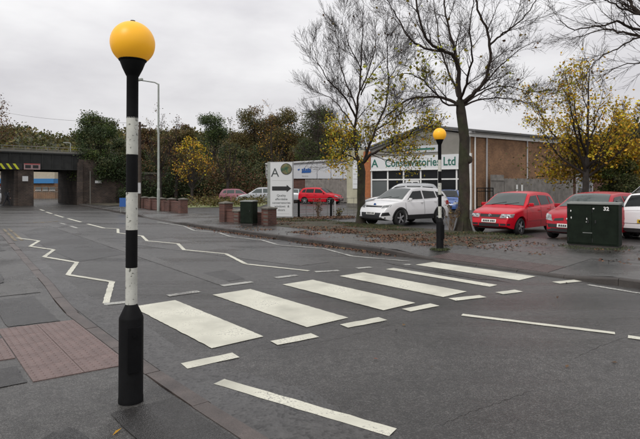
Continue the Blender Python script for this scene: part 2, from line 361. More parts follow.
def text_mesh(name, s, size, material, parent, mtx, ax='CENTER', bold=0.0, extr=0.002):
    cu = bpy.data.curves.new(name, 'FONT'); cu.body = s; cu.size = size; cu.align_x = ax; cu.align_y = 'CENTER'; cu.extrude = extr; cu.offset = bold; cu.resolution_u = 3
    t = bpy.data.objects.new(name, cu); COL.objects.link(t)
    dg = bpy.context.evaluated_depsgraph_get(); me = bpy.data.meshes.new_from_object(t.evaluated_get(dg)); bpy.data.objects.remove(t); 
    me.transform(mtx); me.materials.clear(); me.materials.append(M[material]); me.name = name
    return link(name, me, parent)
def frame_mtx(origin, right, up):
    r = Vector(right).normalized(); u = Vector(up).normalized(); n = r.cross(u)
    return Matrix(((r.x, u.x, n.x, origin[0]), (r.y, u.y, n.y, origin[1]), (r.z, u.z, n.z, origin[2]), (0, 0, 0, 1)))

# ================================================================== SETTING
# ground to the horizon
g = MB(); g.quad((-1500, -300, -0.06), (1500, -300, -0.06), (1500, 2500, -0.06), (-1500, 2500, -0.06))
tag(g.build('ground', 'earth'), 'rough grass and earth reaching to the horizon', None, None, 'structure')

# road
SS = [16, 8, 4, 0, -2, -4, -6, -8, -10, -13, -16, -18.5, -22, -25.5]
left = [RD(s, tL(s)) for s in SS]
cs, ct = -25.5, tL(-25.5)
corner = [RD(cs - 4 * math.sin(a), ct - 4 * (1 - math.cos(a))) for a in [R(k) for k in (18, 36, 54, 72, 90)]]
right = [RD(s, tR(s)) for s in [16, 0, -10, -18.5, -30, -45, -60, -75, -95]]
poly = left + corner + [RD(-29.5, -70), RD(-95, -70)] + list(reversed(right))
road = sheet('road', poly, 0.0, 'tarmac'); tag(road, 'worn grey tarmac road running from the railway bridge past the crossing', None, None, 'structure')

def road_part(name, pts, z, material): return sheet(name, pts, z, material, road)
def strip(name, a, b, w, z, material, fac=None):
    """painted line from a to b, w wide, with slightly ragged edges"""
    a, b = Vector(a), Vector(b); t = (b - a); ln = t.length; t.normalize(); nn = Vector((-t.y, t.x, 0)); k = max(2, int(ln / 0.12)); up = []; dn = []
    for i in range(k + 1):
        p = a + t * ln * i / k; up.append(p + nn * (w / 2 + random.uniform(-.006, .006))); dn.append(p - nn * (w / 2 + random.uniform(-.006, .006)))
    mb = MB(); vs = [(p.x, p.y, z) for p in up + dn]; mb.add(vs, [(i, i + k + 1, i + k + 2, i + 1) for i in range(k)]); mb.f = [tuple(reversed(f)) if True else f for f in mb.f]
    me = mb.mesh(name, material)
    if me.polygons and me.polygons[0].normal.z < 0: me.flip_normals()
    return link(name, me, road)
# repairs in the tarmac: a dark rectangular patch, a pale seam and the chipped strip by the kerb
def P(*xy): return [spot(x, y) for x, y in xy]
road_part('tarmac_patch', P((20, 232), (50, 226), (126, 254), (78, 262), (50, 250)), 0.003, 'tarmac_patch')
road_part('tarmac_patch', P((197, 274), (226, 270), (245, 279), (214, 283)), 0.003, 'tarmac_patch')
road_part('tarmac_seam', P((48, 225.5), (56, 225), (238, 285), (222, 286)), 0.005, 'tarmac_pale')
road_part('tarmac_seam', P((120, 243), (170, 238), (330, 262), (300, 266)), 0.0035, 'tarmac_pale')
gut = [RD(s, tL(s) + 0.02) for s in (3, 0, -2, -4, -6, -8, -11, -15)] + [RD(s, tL(s) + w) for s, w in ((-15, .25), (-11, .3), (-8, .38), (-6.3, .5), (-5, .42), (-4, .55), (-3.2, .8), (-2.4, .7), (-1.5, .95), (0, .8), (3, .9))]
road_part('gutter_strip', gut, 0.004, 'gutter')
# zebra stripes
S0, S1 = -7.1, -4.75
for t0, t1, m_ in ((2.48, 3.12, 'paint'), (3.72, 4.40, 'paint'), (5.03, 5.70, 'paint'), (6.33, 6.95, 'paint'), (7.58, 7.82, 'paint'), (8.50, 9.12, 'paint')):
    k = 40; up = []; dn = []
    sh = 0.02 * t0
    for i in range(k + 1):
        s = S0 + (S1 - S0) * i / k + sh; dn.append(RD(s, t0 + random.uniform(-.005, .005), 0.007)); up.append(RD(s, t1 + random.uniform(-.005, .005), 0.007))
    mb = MB(); mb.add(dn + up, [(i, i + 1, i + k + 2, i + k + 1) for i in range(k)]); me = mb.mesh('zebra_stripe', m_)
    if me.polygons[0].normal.z < 0: me.flip_normals()
    link('zebra_stripe', me, road)
# give-way dashes on both sides of the crossing
for x0, y0, x1, y1 in ((184, 366.5, 236, 355.5), (274, 343.5, 315, 335.5), (344, 326.5, 383, 319), (406, 310.5, 435, 305), (452, 299.8, 483, 296.5), (499, 293.5, 519, 291), (556, 283, 578, 280.8)):
    strip('give_way_dash', spot(x0, y0), spot(x1, y1), 0.17, 0.007, 'paint')
for x0, y0, x1, y1 in ((104, 304.5, 129, 302), (168, 296, 199, 291.5), (222, 286, 252, 282), (275, 278, 297, 275.3), (315, 272, 339, 270.7), (357, 268.5, 371, 267.3), (404, 265, 411, 264.5)):
    strip('give_way_dash', spot(x0, y0), spot(x1, y1), 0.15, 0.0068, 'paint_worn')
def zigzag(pts, w=0.085, m_='paint'):
    q = [spot(*p) for p in pts]
    for i in range(len(q) - 1):
        strip('zigzag_line', q[i], q[i + 1], w, 0.0065 + 0.0009 * (i % 3), m_)
zigzag([(106, 303.5), (112, 282), (68, 275), (77, 262.5), (44, 257), (54, 250), (30, 246.5), (39, 241), (17, 238)], 0.095)
zigzag([(309, 271), (246, 264.2), (226, 254), (184, 250), (178, 243.8), (147, 241), (142, 236), (118, 233), (118, 229), (104, 228.3)], 0.095)
zigzag([(410, 261.5), (352, 256.3), (324, 248.8), (279, 245.3), (262, 240.2), (231, 237), (219, 232.9), (194, 230.6), (184, 226.2), (157, 222.2)], 0.1, 'paint_worn')
zigzag([(219, 382), (393, 433)], 0.125)
zigzag([(462, 315), (615, 333.5)], 0.10); zigzag([(628, 337), (700, 347)], 0.12)
zigzag([(588, 285), (640, 293.5), (690, 300)], 0.1, 'paint_worn')
for x0, y0, x1, y1 in ((87.5, 224, 104, 228.2), (67.8, 218.6, 81, 222.2), (54.7, 214.9, 63.4, 217.4), (46, 212, 52, 213.8), (40, 209.5, 44, 210.8)):
    strip('centre_dash', spot(x0, y0), spot(x1, y1), 0.13, 0.007, 'paint')
for x0, x1, y in ((26, 30, 222.8), (33, 38, 222.6), (40, 45, 222.4), (47, 52, 222), (54, 58, 221.6)):
    strip('edge_dash', spot(x0, y), spot(x1, y), 0.25, 0.007, 'paint_yellow')
for o_ in (0.16, 0.34):
    for s in (-23.5, -21.6, -19.8): strip('yellow_line', RD(s, tL(s) + o_), RD(s + 1.75, tL(s + 1.75) + o_), 0.09, 0.007, 'paint_yellow')
for x0, x1, y0, y1 in ((60, 66, 223.2, 224.6), (70, 78, 226, 228.5)):
    strip('edge_dash', spot(x0, y0), spot(x1, y1), 0.14, 0.007, 'paint_worn')
# cracks in the near tarmac: thin dark open joints
for pts in ([(440, 425), (470, 412), (500, 402), (530, 391)], [(575, 358), (600, 346), (640, 332)], [(262, 349), (300, 346), (345, 337), (400, 322)]):
    mb = MB(); q = [spot(x, y) for x, y in pts]; prev = None
    for i in range(len(q) - 1):
        for k in range(10):
            a = q[i].lerp(q[i + 1], k / 10); b = q[i].lerp(q[i + 1], (k + 1) / 10)
            a = a + Vector((0, fnoise(i * 10 + k, 3) * .02, 0)) if prev is None else prev; b = b + Vector((0, fnoise(i * 10 + k + 1, 3) * .02, 0)); prev = b
            mb.quad((a.x, a.y - .0025, .003), (b.x, b.y - .0025, .003), (b.x, b.y + .0025, .003), (a.x, a.y + .0025, .003))
    mb.build('tarmac_crack', 'tarmac_patch', road)

def blob(c, rx, ry, ang, seed, n=26):
    pts = []
    for i in range(n):
        a = 2 * math.pi * i / n; r = 1 + .28 * fnoise(a * 1.3 + 1, seed) + .12 * fnoise(a * 4, seed + 2)
        x = rx * r * math.cos(a); y = ry * r * math.sin(a); pts.append((c.x + x * math.cos(ang) - y * math.sin(ang), c.y + x * math.sin(ang) + y * math.cos(ang)))
    return pts
RA = math.atan2(DV.y, DV.x)
for i, (c, rx, ry) in enumerate(((RD(-6.1, 8.2), 1.4, .14),)):
    road_part('damp_patch', blob(c, rx, ry, RA, i * 3 + 1), 0.0045 + i * .0003, 'water')

# -------- pavements: raised sheets with a dropped kerb at the crossing
def zL(s):
    if -7.2 < s < -4.0: return 0.03
    if s >= -4.0: return 0.03 + 0.07 * min(1, (s + 4.0) / 1.6)
    return 0.03 + 0.07 * min(1, (-7.2 - s) / 1.6)
def zR(s):
    if -7.4 < s < -4.3: return 0.03
    if s >= -4.3: return 0.03 + 0.09 * min(1, (s + 4.3) / 0.9)
    if s > -21: return 0.03 + 0.09 * min(1, (-7.4 - s) / 0.9)
    if s > -28: return 0.12 - 0.09 * min(1, (-21 - s) / 0.9) if s < -21 and s > -22 else (0.03 if s > -27 else 0.03 + 0.09 * (-27 - s))
    return 0.12
KW = 0.15
def grid_pave(name, svals, tin, tout, zf, material, blend=2.0, label=None, flip=False):
    """pavement; its height follows the kerb and levels out behind"""
    mb = MB(); nt_ = 8
    for s in svals:
        a, b = tin(s), tout(s)
        for k in range(nt_):
            u = (k / (nt_ - 1)) ** 2; t = a + (b - a) * u
            f = min(1, abs(t - a) / blend); z = zf(s) * (1 - f) + 0.11 * f
            mb.v.append(tuple(RD(s, t, z)))
    for i in range(len(svals) - 1):
        for k in range(nt_ - 1):
            a = i * nt_ + k; mb.f.append((a, a + 1, a + nt_ + 1, a + nt_))
    me = mb.mesh(name, material)
    if me.polygons[0].normal.z < 0: me.flip_normals()
    return tag(link(name, me), label, None, None, 'structure')
sv = sorted(set([16, 12, 8, 4, 1, -1, -2, -2.4, -3, -3.5, -4, -4.5, -5, -5.5, -6, -6.5, -7.2, -7.8, -8.3, -8.8, -10, -12, -15, -18, -22, -25.5]))
paveL = grid_pave('pavement_near', sv, lambda s: tL(s) - KW, lambda s: -12, zL, 'footway', label='patched grey footway beneath the near beacon')
svR = sorted(set([16, 10, 5, 1, -1, -2, -3, -3.4, -3.8, -4.3, -5, -6, -7, -7.4, -7.8, -8.3, -9, -11, -13, -15, -17, -19, -21, -21.5, -22, -24, -26, -27, -27.5, -28, -31, -34, -37, -40, -44, -49.5]))
paveR = grid_pave('pavement_far', svR, lambda s: tR(s) + KW, lambda s: (11.55 if s > -21 else 13.3), zR, 'footway', label='wet leafy footway on the far side of the road')
# side-road corner pavement filler at the far left
fill = [RD(-25.5, tL(-25.5) - KW), RD(-27.5, 2.1), RD(-28.7, .9), RD(-29.2, -1), RD(-29.2, -12), RD(-25.5, -12)]
sheet('pavement_corner', fill, 0.1, 'footway', None, 'structure', 'corner of the near footway before the bridge')

def kerb_run(parent, name, s0, s1, tf, zf, side, material, step=0.915):
    """kerb stones laid one by one; side +1: pavement at smaller t"""
    s = s0; i = 0
    while s < s1 - 0.1:
        e = min(s + step, s1); a, b = s + .004, e - .004; mb = MB(); dz = random.uniform(-.005, .005); dt = random.uniform(-.006, .006)
        def ring(q):
            z = zf(q) + 0.004 + dz; t0 = tf(q) + dt; i0, i1 = t0, t0 - side * KW * .985
            return [RD(q, i0, -0.05), RD(q, i0 + side * .012, 0.0), RD(q, i0 + side * .004, z - .02), RD(q, i0 - side * .018, z), RD(q, i1, z), RD(q, i1, -0.05)]
        r0, r1 = ring(a), ring(b); n = 6
        mb.add(r0 + r1, [(k, (k + 1) % n, (k + 1) % n + n, k + n) for k in range(n)] + [tuple(range(n - 1, -1, -1)), tuple(range(n, 2 * n))])
        me = mb.mesh(name, material); bm = bmesh.new(); bm.from_mesh(me); bmesh.ops.recalc_face_normals(bm, faces=bm.faces); bm.to_mesh(me); bm.free()
        link(name, me, parent); s = e; i += 1
kerb_run(paveL, 'kerb_stone', -25.4, 8, tL, zL, 1, 'kerb')
kerb_run(paveR, 'kerb_stone', -49, 10, tR, zR, -1, 'kerb_concrete')

def zpave(s, t):
    a = tL(s) - KW; f = min(1, abs(t - a) / 2.0); return zL(s) * (1 - f) + .11 * f
# blister paving, slab by slab
def blister_mesh(material, size=0.395, n=6):
    mb = MB(); h = size / 2; mb.box(-h, h, -h, h, -0.03, 0.0)
    for i in range(n):
        for j in range(n):
            x = (i - (n - 1) / 2) * size / n; y = (j - (n - 1) / 2) * size / n; r0, r1 = 0.0155, 0.010
            q = [(x + r0 * math.cos(a), y + r0 * math.sin(a), 0) for a in [k * math.pi / 3 for k in range(6)]] + [(x + r1 * math.cos(a), y + r1 * math.sin(a), .005) for a in [k * math.pi / 3 for k in range(6)]]
            mb.add(q, [(k, (k + 1) % 6, (k + 1) % 6 + 6, k + 6) for k in range(6)] + [(6, 7, 8, 9, 10, 11)])
    return mb.mesh('blister_slab', material)
bl = blister_mesh('tactile'); bld = blister_mesh('tactile_dark')
mbp = MB(); mbp.box(-.1975, .1975, -.1975, .1975, -.03, 0); plain = mbp.mesh('paving_slab', 'slab_grey')
def slab(me, s, t, z, parent, name, tilt=0.0):
    o = bpy.data.objects.new(name, me); COL.objects.link(o); o.location = RD(s, t, z); o.rotation_euler = (tilt + random.uniform(-.004, .004), random.uniform(-.004, .004), RA + random.uniform(-.006, .006)); o.parent = parent
for i in range(5):
    for j in range(2): slab(bl, -6.5 + .4 * i, 1.44 - .4 * j, zpave(-6, 1.44 - .4 * j) + .007, paveL, 'blister_slab', -.04)
for i in range(2):
    for j in range(6): slab(bl, -6.06 + .4 * i, .635 - .4 * j, zpave(-6, .635 - .4 * j) + .007, paveL, 'blister_slab', -.04 if j < 3 else 0)
for i in range(7):
    for j in range(2): slab(bld, -7.15 + .4 * i, 9.52 + .2 + .4 * j, 0.047 + .016 * j, paveR, 'blister_slab', .04)
    for j in range(3): slab(plain, -7.15 + .4 * i, 9.52 + 1.0 + .4 * j, 0.079 + .016 * j, paveR, 'paving_slab', .04)
# repairs on the near footway
def pave_patch(pts, z, material, parent=paveL):
    mb = MB(); pts = [Vector(p) for p in pts]; c = sum(pts, Vector()) / len(pts); mb.v = [tuple(c)] + [tuple(p) for p in pts]; n = len(pts)
    mb.f = [(0, i + 1, (i + 1) % n + 1) for i in range(n)]; me = mb.mesh('footway_patch', material)
    if me.polygons[0].normal.z < 0: me.flip_normals()
    return link('footway_patch', me, parent)
def PL(s, t, dz=.006): return RD(s, t, zpave(s, t) + dz)
def rect_patch(s0, s1, t0, t1, material, n=10, dz=.006):
    mb = MB()
    for i in range(n + 1):
        for j in range(n + 1):
            s = s0 + (s1 - s0) * i / n; t = t0 + (t1 - t0) * j / n
            if i in (0, n): s += random.uniform(-.012, .012)
            if j in (0, n): t += random.uniform(-.012, .012)
            mb.v.append(tuple(PL(s, t, dz)))
    for i in range(n):
        for j in range(n): a = i * (n + 1) + j; mb.f.append((a, a + 1, a + n + 2, a + n + 1))
    me = mb.mesh('footway_patch', material)
    if me.polygons[0].normal.z < 0: me.flip_normals()
    link('footway_patch', me, paveL)
rect_patch(-8.3, -6.75, .95, 1.5, 'footway_dark'); rect_patch(-9.6, -8.5, .2, 1.62, 'footway_pale'); rect_patch(-14, -9.8, -.8, .9, 'footway_pale')
rect_patch(-7.2, -6.35, -.9, .7, 'footway_pale'); rect_patch(-5.2, -4.72, -1.6, .8, 'footway_dark'); rect_patch(-4.6, -1.2, .1, .5, 'footway_pale'); rect_patch(-3.7, -0.6, 1.15, 1.62, 'footway_dark')
rect_patch(-20, -14.5, .2, 2.0, 'footway_dark')
for i, (s, t, a, b) in enumerate(((-8.2, .2, .9, .35), (-10.5, 1.2, .8, .2), (-3.2, .75, .35, .16), (-12, .6, 1.1, .3))):
    c = RD(s, t); mb = MB(); pts = blob(c, a, b, RA, 11 + i)
    zz = [zpave(DV.x * p[0] + DV.y * p[1], NV.x * p[0] + NV.y * p[1]) for p in pts]; mb.quad(*[(p[0], p[1], max(zz) + .012) for p in pts]); mb.build('damp_patch', 'water', paveL)

# verge, car park, drive, lawn on the far side
def strip_sheet(name, sv_, tf0, tf1, z, material, label):
    pts = [RD(s, tf0(s)) for s in sv_] + [RD(s, tf1(s)) for s in reversed(sv_)]; me = MB(); me.quad(*[(p.x, p.y, z) for p in pts]); m2 = me.mesh(name, material)
    if m2.polygons[0].normal.z < 0: m2.flip_normals()
    return tag(link(name, m2), label, None, None, 'structure')
verge = strip_sheet('verge', [-21, -16, -10, -7.6], lambda s: 11.55, lambda s: 15.2 if s > -17 else 15.6, 0.116, 'verge', 'leafy grass verge under the two roadside trees')
strip_sheet('forecourt_apron', [-7.6, -2, 4, 16], lambda s: 11.55, lambda s: 15.2, 0.114, 'footway', 'wet tarmac strip behind the green cabinet')
strip_sheet('car_park', [-44, -30, -21, -10, 16], lambda s: 15.2 if s > -21 else 13.3, lambda s: 60, 0.07, 'tarmac_patch', 'dark tarmac car park in front of the showroom')
strip_sheet('rough_ground', [-60, -44], lambda s: 13.5, lambda s: 60, 0.10, 'verge', 'shaded rough ground beside the trees')
lw = [spot(188, 207.5, .09), spot(260, 206.5, .09), spot(268, 203.5, .09), spot(265, 200.5, .09), spot(186, 201, .09)]
sheet('lawn', lw, 0.09, 'lawn', None, 'structure', 'pale grass strip behind the entrance drive')

# ================================================================== BELISHA BEACONS
def beacon(base, globe_z, tilt, label, band0, nb, pr, h_base):
    b = thing('belisha_beacon', label, 'crossing beacon', base, random.random(), 'flashing beacons of the crossing'); b.rotation_euler = (0, tilt, .6)
    hb = h_base; r = 0.089
    MB().lathe([(r + .002, 0), (r + .002, .05), (r, .055), (r, hb - .10), (r * .97, hb - .085), (pr + .004, hb), (pr, hb + .01)], 28).build('base', 'black_paint', b, True, False)
    dr = MB(); dr.box(-.05, .05, -r - .012, -r + .03, hb * .35, hb * .8); dr.box(-.012, .012, -r - .018, -r, hb * .7, hb * .73); dr.build('hatch', 'black_paint', b, False, False)
    z = hb; k = 0
    while k < nb:
        z1 = z + band0
        MB().lathe([(pr - .002, z), (pr, z + .002), (pr, z1 - .002), (pr - .002, z1)], 22).build('pole_band', 'beacon_white' if k % 2 == 0 else 'black_paint', b, True, False); z = z1; k += 1
    top = globe_z - .145
    MB().lathe([(pr, z - .01), (pr, top - .11), (pr + .006, top - .10), (pr + .03, top - .05), (.092, top), (.097, top + .03), (.085, top + .032)], 28).build('collar', 'black_paint', b, True, False)
    R0 = .164; prof = [(R0 * math.sin(a), globe_z - R0 * math.cos(a)) for a in [R(28 + k * (152 / 22)) for k in range(23)]]; prof[-1] = (0.0005, prof[-1][1])
    gl = MB().lathe(prof, 36).build('globe', 'beacon_amber', b, True, False)
    MB().lathe([(.02, globe_z + R0 - .004), (.018, globe_z + R0 + .01), (.004, globe_z + R0 + .014)], 12).build('finial', 'girder', gl, True, False)
    MB().lathe([(.1, globe_z - .136), (.104, globe_z - .128), (.1, globe_z - .118)], 28).build('rim_ring', 'black_paint', gl, True, False)
    return b
nb_ = spot(130.8, 403, 0.035)
beacon(nb_, 2.775 - nb_.z, R(0.3), 'tall near beacon with amber globe and thick black base on the patched footway', 0.2865, 5, .043, .745)
fb_ = spot(440, 250, 0.10)
beacon(fb_, 2.995 - fb_.z, R(-0.3), 'far beacon with amber globe standing on the opposite kerb before the shop', 0.293, 5, .043, .80)

# ================================================================== GREEN STREET CABINETS
def cabinet(name, label, loc, rz, w, d, h, doors, number=None):
    c = thing(name, label, 'cabinet', loc, rz)
    MB().box(-w / 2 + .02, w / 2 - .02, -d / 2 + .02, d / 2 - .02, 0, .08).build('plinth', 'kerb_concrete', c, False, False)
    body = MB(); body.box(-w / 2, w / 2, -d / 2, d / 2, .08, h - .04); body.build('body', 'cabinet_green', c, False, False)
    t = MB(); t.add([(-w / 2 - .02, -d / 2 - .025, h - .04), (w / 2 + .02, -d / 2 - .025, h - .04), (w / 2 + .02, d / 2 + .02, h - .04), (-w / 2 - .02, d / 2 + .02, h - .04), (-w / 2 - .015, -d / 2 - .02, h - .005), (w / 2 + .015, -d / 2 - .02, h - .005), (w / 2 + .015, d / 2 + .015, h + .02), (-w / 2 - .015, d / 2 + .015, h + .02)],
          [(3, 2, 1, 0), (4, 5, 6, 7), (0, 1, 5, 4), (1, 2, 6, 5), (2, 3, 7, 6), (3, 0, 4, 7)]); t.build('lid', 'cabinet_top', c, False, False)
    for i in range(doors):
        x0 = -w / 2 + .025 + i * (w - .05) / doors; x1 = x0 + (w - .05) / doors - .012
        dr = MB().box(x0, x1, -d / 2 - .014, -d / 2 + .002, .12, h - .07).build('door', 'cabinet_green', c, False, False)
        hx = x1 - .08 if i == 0 else x0 + .08
        MB().box(hx - .015, hx + .015, -d / 2 - .03, -d / 2 - .012, h * .55, h * .62).build('handle', 'girder', dr, False, False)
        for zz in (.2, h - .2): MB().tube([(x0 + .006, -d / 2 - .016, zz - .05), (x0 + .006, -d / 2 - .016, zz + .05)], .009, 8).build('hinge', 'girder', dr, False, False)
    return c
ca = spot(567, 246.3, .1); cb_ = Vector((math.cos(R(-40)), math.sin(R(-40)), 0)); cdir = Vector((math.cos(R(50)), math.sin(R(50)), 0))
W_, D_, H_ = 1.20, .46, 1.17
cen = ca + cb_ * W_ / 2 + cdir * D_ / 2
cab = cabinet('street_cabinet', 'wide dark green metal cabinet with white number 32 near the red cars', cen, R(-40), W_, D_, H_, 2)
fm = wm(cab) @ frame_mtx((W_ * .27, -D_ / 2 - .018, H_ - .15), (1, 0, 0), (0, 0, 1))
text_mesh('number', '32', .13, 'sticker', cab, fm, bold=.004)
for x, z, a, b_ in ((-.5, H_ - .22, .02, .03), (-.49, H_ - .4, .018, .035), (-.12, H_ - .42, .015, .035), (.04, H_ - .15, .036, .02), (-.13, H_ - .5, .02, .01)):
    MB().add([(x - a, -D_ / 2 - .0165, z), (x, -D_ / 2 - .0165, z - b_), (x + a * .6, -D_ / 2 - .0165, z + .01), (x - a * .3, -D_ / 2 - .0165, z + b_)], [(0, 1, 2, 3)]).build('sticker', 'sticker', cab, False, False)
MB().box(-.22, .0, -D_ / 2 - .017, -D_ / 2 - .013, .38, .40).build('scratch', 'cabinet_top', cab, False, False)

c2 = spot(248, 225.5, .12); cabinet('street_cabinet', 'small dark green cabinet between the brick wall piers by the showroom sign', c2 + Vector((0, .25, 0)), R(-22), .58, .40, 1.0, 1)

# ================================================================== BRICK WALLS
def pier(parent, p, w, h, ang, m_='brick_wall'):
    ax = Vector((math.cos(ang), math.sin(ang), 0)); ay = Vector((-ax.y, ax.x, 0))
    o = MB().obox(p + Vector((0, 0, h / 2)), ax * w / 2, ay * w / 2, (0, 0, h / 2)).build('pier', m_, parent)
    c = MB(); q = p + Vector((0, 0, h)); e = w / 2 + .03
    vs = [q + ax * sx * e + ay * sy * e for sx, sy in ((-1, -1), (1, -1), (1, 1), (-1, 1))]; vs += [v + Vector((0, 0, .05)) for v in vs]; vs.append(q + Vector((0, 0, .11)))
    c.add(vs, [(3, 2, 1, 0), (0, 1, 5, 4), (1, 2, 6, 5), (2, 3, 7, 6), (3, 0, 4, 7), (4, 5, 8), (5, 6, 8), (6, 7, 8), (7, 4, 8)]); c.build('cap', 'coping', o)
    return o
def low_wall(label, pts, hs, hw, w=.44):
    b = thing('brick_wall', label, 'wall', pts[0]); 
    for i, p in enumerate(pts):
        q = pts[min(i + 1, len(pts) - 1)] - pts[max(i - 1, 0)]; pier(b, p, w, hs[i], math.atan2(q.y, q.x))
        if i < len(pts) - 1:
            a, c = p, pts[i + 1]; t = (c - a).normalized(); a2, c2_ = a + t * w / 2, c - t * w / 2; m_ = (a2 + c2_) / 2; nn = Vector((-t.y, t.x, 0))
            if hw[i] <= 0: continue
            pn = MB().obox(m_ + Vector((0, 0, hw[i] / 2)), t * ((c2_ - a2).length / 2), nn * .11, (0, 0, hw[i] / 2)).build('wall_panel', 'brick_wall', b)
            MB().obox(m_ + Vector((0, 0, hw[i] + .03)), t * ((c2_ - a2).length / 2), nn * .13, (0, 0, .03)).build('coping', 'brick_wall', pn)
    return b
low_wall('low red brick wall with five capped piers beside the lamp column', [spot(x, y, .1) for x, y in ((144.5, 208.3), (152.5, 209.2), (161.5, 210.2), (171.5, 211.6), (183, 213.2))], [.78, .78, .76, .78, .82], [.6, .6, .6, .62])
low_wall('low brown brick wall with stepped piers beside the small green cabinet', [spot(x, y, .1) for x, y in ((226, 221.5), (240, 222.8), (269, 225.5))], [.82, .5, .68], [.5, .46])

# ================================================================== POSTS, LAMPS, SIGNS
lp = spot(158.5, 211, .11)
lamp = thing('street_lamp', 'tall pale grey lamp column with a short arm behind the brick wall', 'street lamp', lp)
top = atd(158.8, 84, lp.y).z
MB().tube([lp, lp + Vector((0, 0, 1.4))], .10, 12).build('base', 'steel_grey', lamp, True)
MB().tube([lp + Vector((0, 0, 1.4)), lp + Vector((0, 0, 1.5)), Vector((lp.x, lp.y, top))], [.10, .075, .055], 12).build('column', 'steel_grey', lamp, True)
arm_end = atd(141.5, 80.5, lp.y - .4)
arm = MB().tube([Vector((lp.x, lp.y, top - .03)), Vector((lp.x - .25, lp.y, top + .1)), arm_end], [.045, .04, .035], 8).build('arm', 'steel_grey', lamp, True)
hd = MB(); hd.obox(arm_end + Vector((-.22, -.02, .02)), (.3, 0, .05), (0, .11, 0), (0, 0, .06)); hd.build('lamp_head', 'steel_grey', arm)

up_ = spot(139.8, 208.3, .1)
ut = thing('utility_pole', 'dark thin wooden utility pole just left of the lamp column', 'pole', up_)
ztop = atd(139.8, 122, up_.y).z
MB().tube([up_, Vector((up_.x, up_.y, ztop))], [.13, .09], 10).build('pole', 'wood_dark', ut, True)
MB().box(up_.x - .11, up_.x + .11, up_.y - .16, up_.y - .10, 1.2, 2.0).build('notice_plate', 'grey_trim', ut)
MB().box(up_.x - .5, up_.x + .5, up_.y - .05, up_.y + .05, ztop - .35, ztop - .25).build('cross_arm', 'wood_dark', ut)
e1 = Vector((up_.x, up_.y, ztop - .1)); e0 = atd(-60, 94, 60)
tag(MB().tube([e1.lerp(e0, k / 14) + Vector((0, 0, -.9 * math.sin(math.pi * k / 14))) for k in range(15)], .012, 4).build('overhead_cable', 'girder'), 'thin dark cable crossing the sky towards the bridge', 'cable')
# little lamp on the bridge approach
bl_ = atd(70.5, 187, 62); bl_.z = 0
sl = thing('street_lamp', 'slim far lamp column rising behind the bridge railing', 'street lamp', bl_)
zt = atd(70, 143, 62).z
MB().tube([bl_, Vector((bl_.x, bl_.y, zt))], [.09, .06], 8).build('column', 'steel_grey', sl, True)
MB().tube([Vector((bl_.x, bl_.y, zt - .02)), Vector((bl_.x - .9, bl_.y, zt + .06))], .05, 6).build('arm', 'steel_grey', sl, True)
# blue roadside board
sb = spot(123, 212.3, .1)
bs = thing('road_sign', 'small blue board on short legs at the far kerb', 'sign', sb)
for dx in (-.14, .14): MB().tube([sb + Vector((dx, 0, 0)), sb + Vector((dx, 0, .9))], .025, 6).build('leg', 'steel_grey', bs)
MB().box(sb.x - .2, sb.x + .2, sb.y - .06, sb.y - .03, .45, 1.0).build('face', 'sign_blue', bs)
# round blue traffic sign
rs = spot(195.5, 199.5, .1)
ts = thing('road_sign', 'round blue traffic sign on a thin grey post by the lawn', 'sign', rs)
zz = atd(195, 184.5, rs.y).z
MB().tube([rs, Vector((rs.x, rs.y, zz + .2))], .05, 8).build('post', 'steel_grey', ts)
MB().lathe([(.0005, -.02), (.3, -.02), (.3, .02), (.0005, .02)], 20, (rs.x, rs.y - .08, zz), 'y').build('face', 'sign_blue', ts)
MB().lathe([(.30, -.024), (.335, -.024), (.335, .02), (.30, .02)], 20, (rs.x, rs.y - .08, zz), 'y', False).build('border', 'sign_white', ts)
# blue wheelie bins
for x, lab in ((189.5, 'blue wheeled bin standing left of the round traffic sign'), (203, 'blue wheeled bin in the dark shrubs right of the round sign')):
    p = spot(x, 200, .1); bn = thing('wheelie_bin', lab, 'bin', p, 0, 'blue bins by the lawn')
    bd = MB(); bd.add([(-.22, -.25, .05), (.22, -.25, .05), (.22, .2, .05), (-.22, .2, .05), (-.29, -.36, .98), (.29, -.36, .98), (.29, .36, .98), (-.29, .36, .98)], [(3, 2, 1, 0), (4, 5, 6, 7), (0, 1, 5, 4), (1, 2, 6, 5), (2, 3, 7, 6), (3, 0, 4, 7)]); bd.build('body', 'sign_blue', bn, False, False)
    MB().add([(-.31, -.4, .985), (.31, -.4, .985), (.31, .4, .985), (-.31, .4, .985), (-.29, -.36, 1.03), (.29, -.36, 1.03), (.29, .36, 1.08), (-.29, .36, 1.08)], [(3, 2, 1, 0), (4, 5, 6, 7), (0, 1, 5, 4), (1, 2, 6, 5), (2, 3, 7, 6), (3, 0, 4, 7)]).build('lid', 'sign_blue', bn, False, False)
    for sx in (-.2, .2): MB().lathe([(.0005, -.03), (.1, -.03), (.1, .03), (.0005, .03)], 12, (0, 0, 0), 'y').build('wheel', 'tyre', bn, True, False).location = (sx, .25, .1)

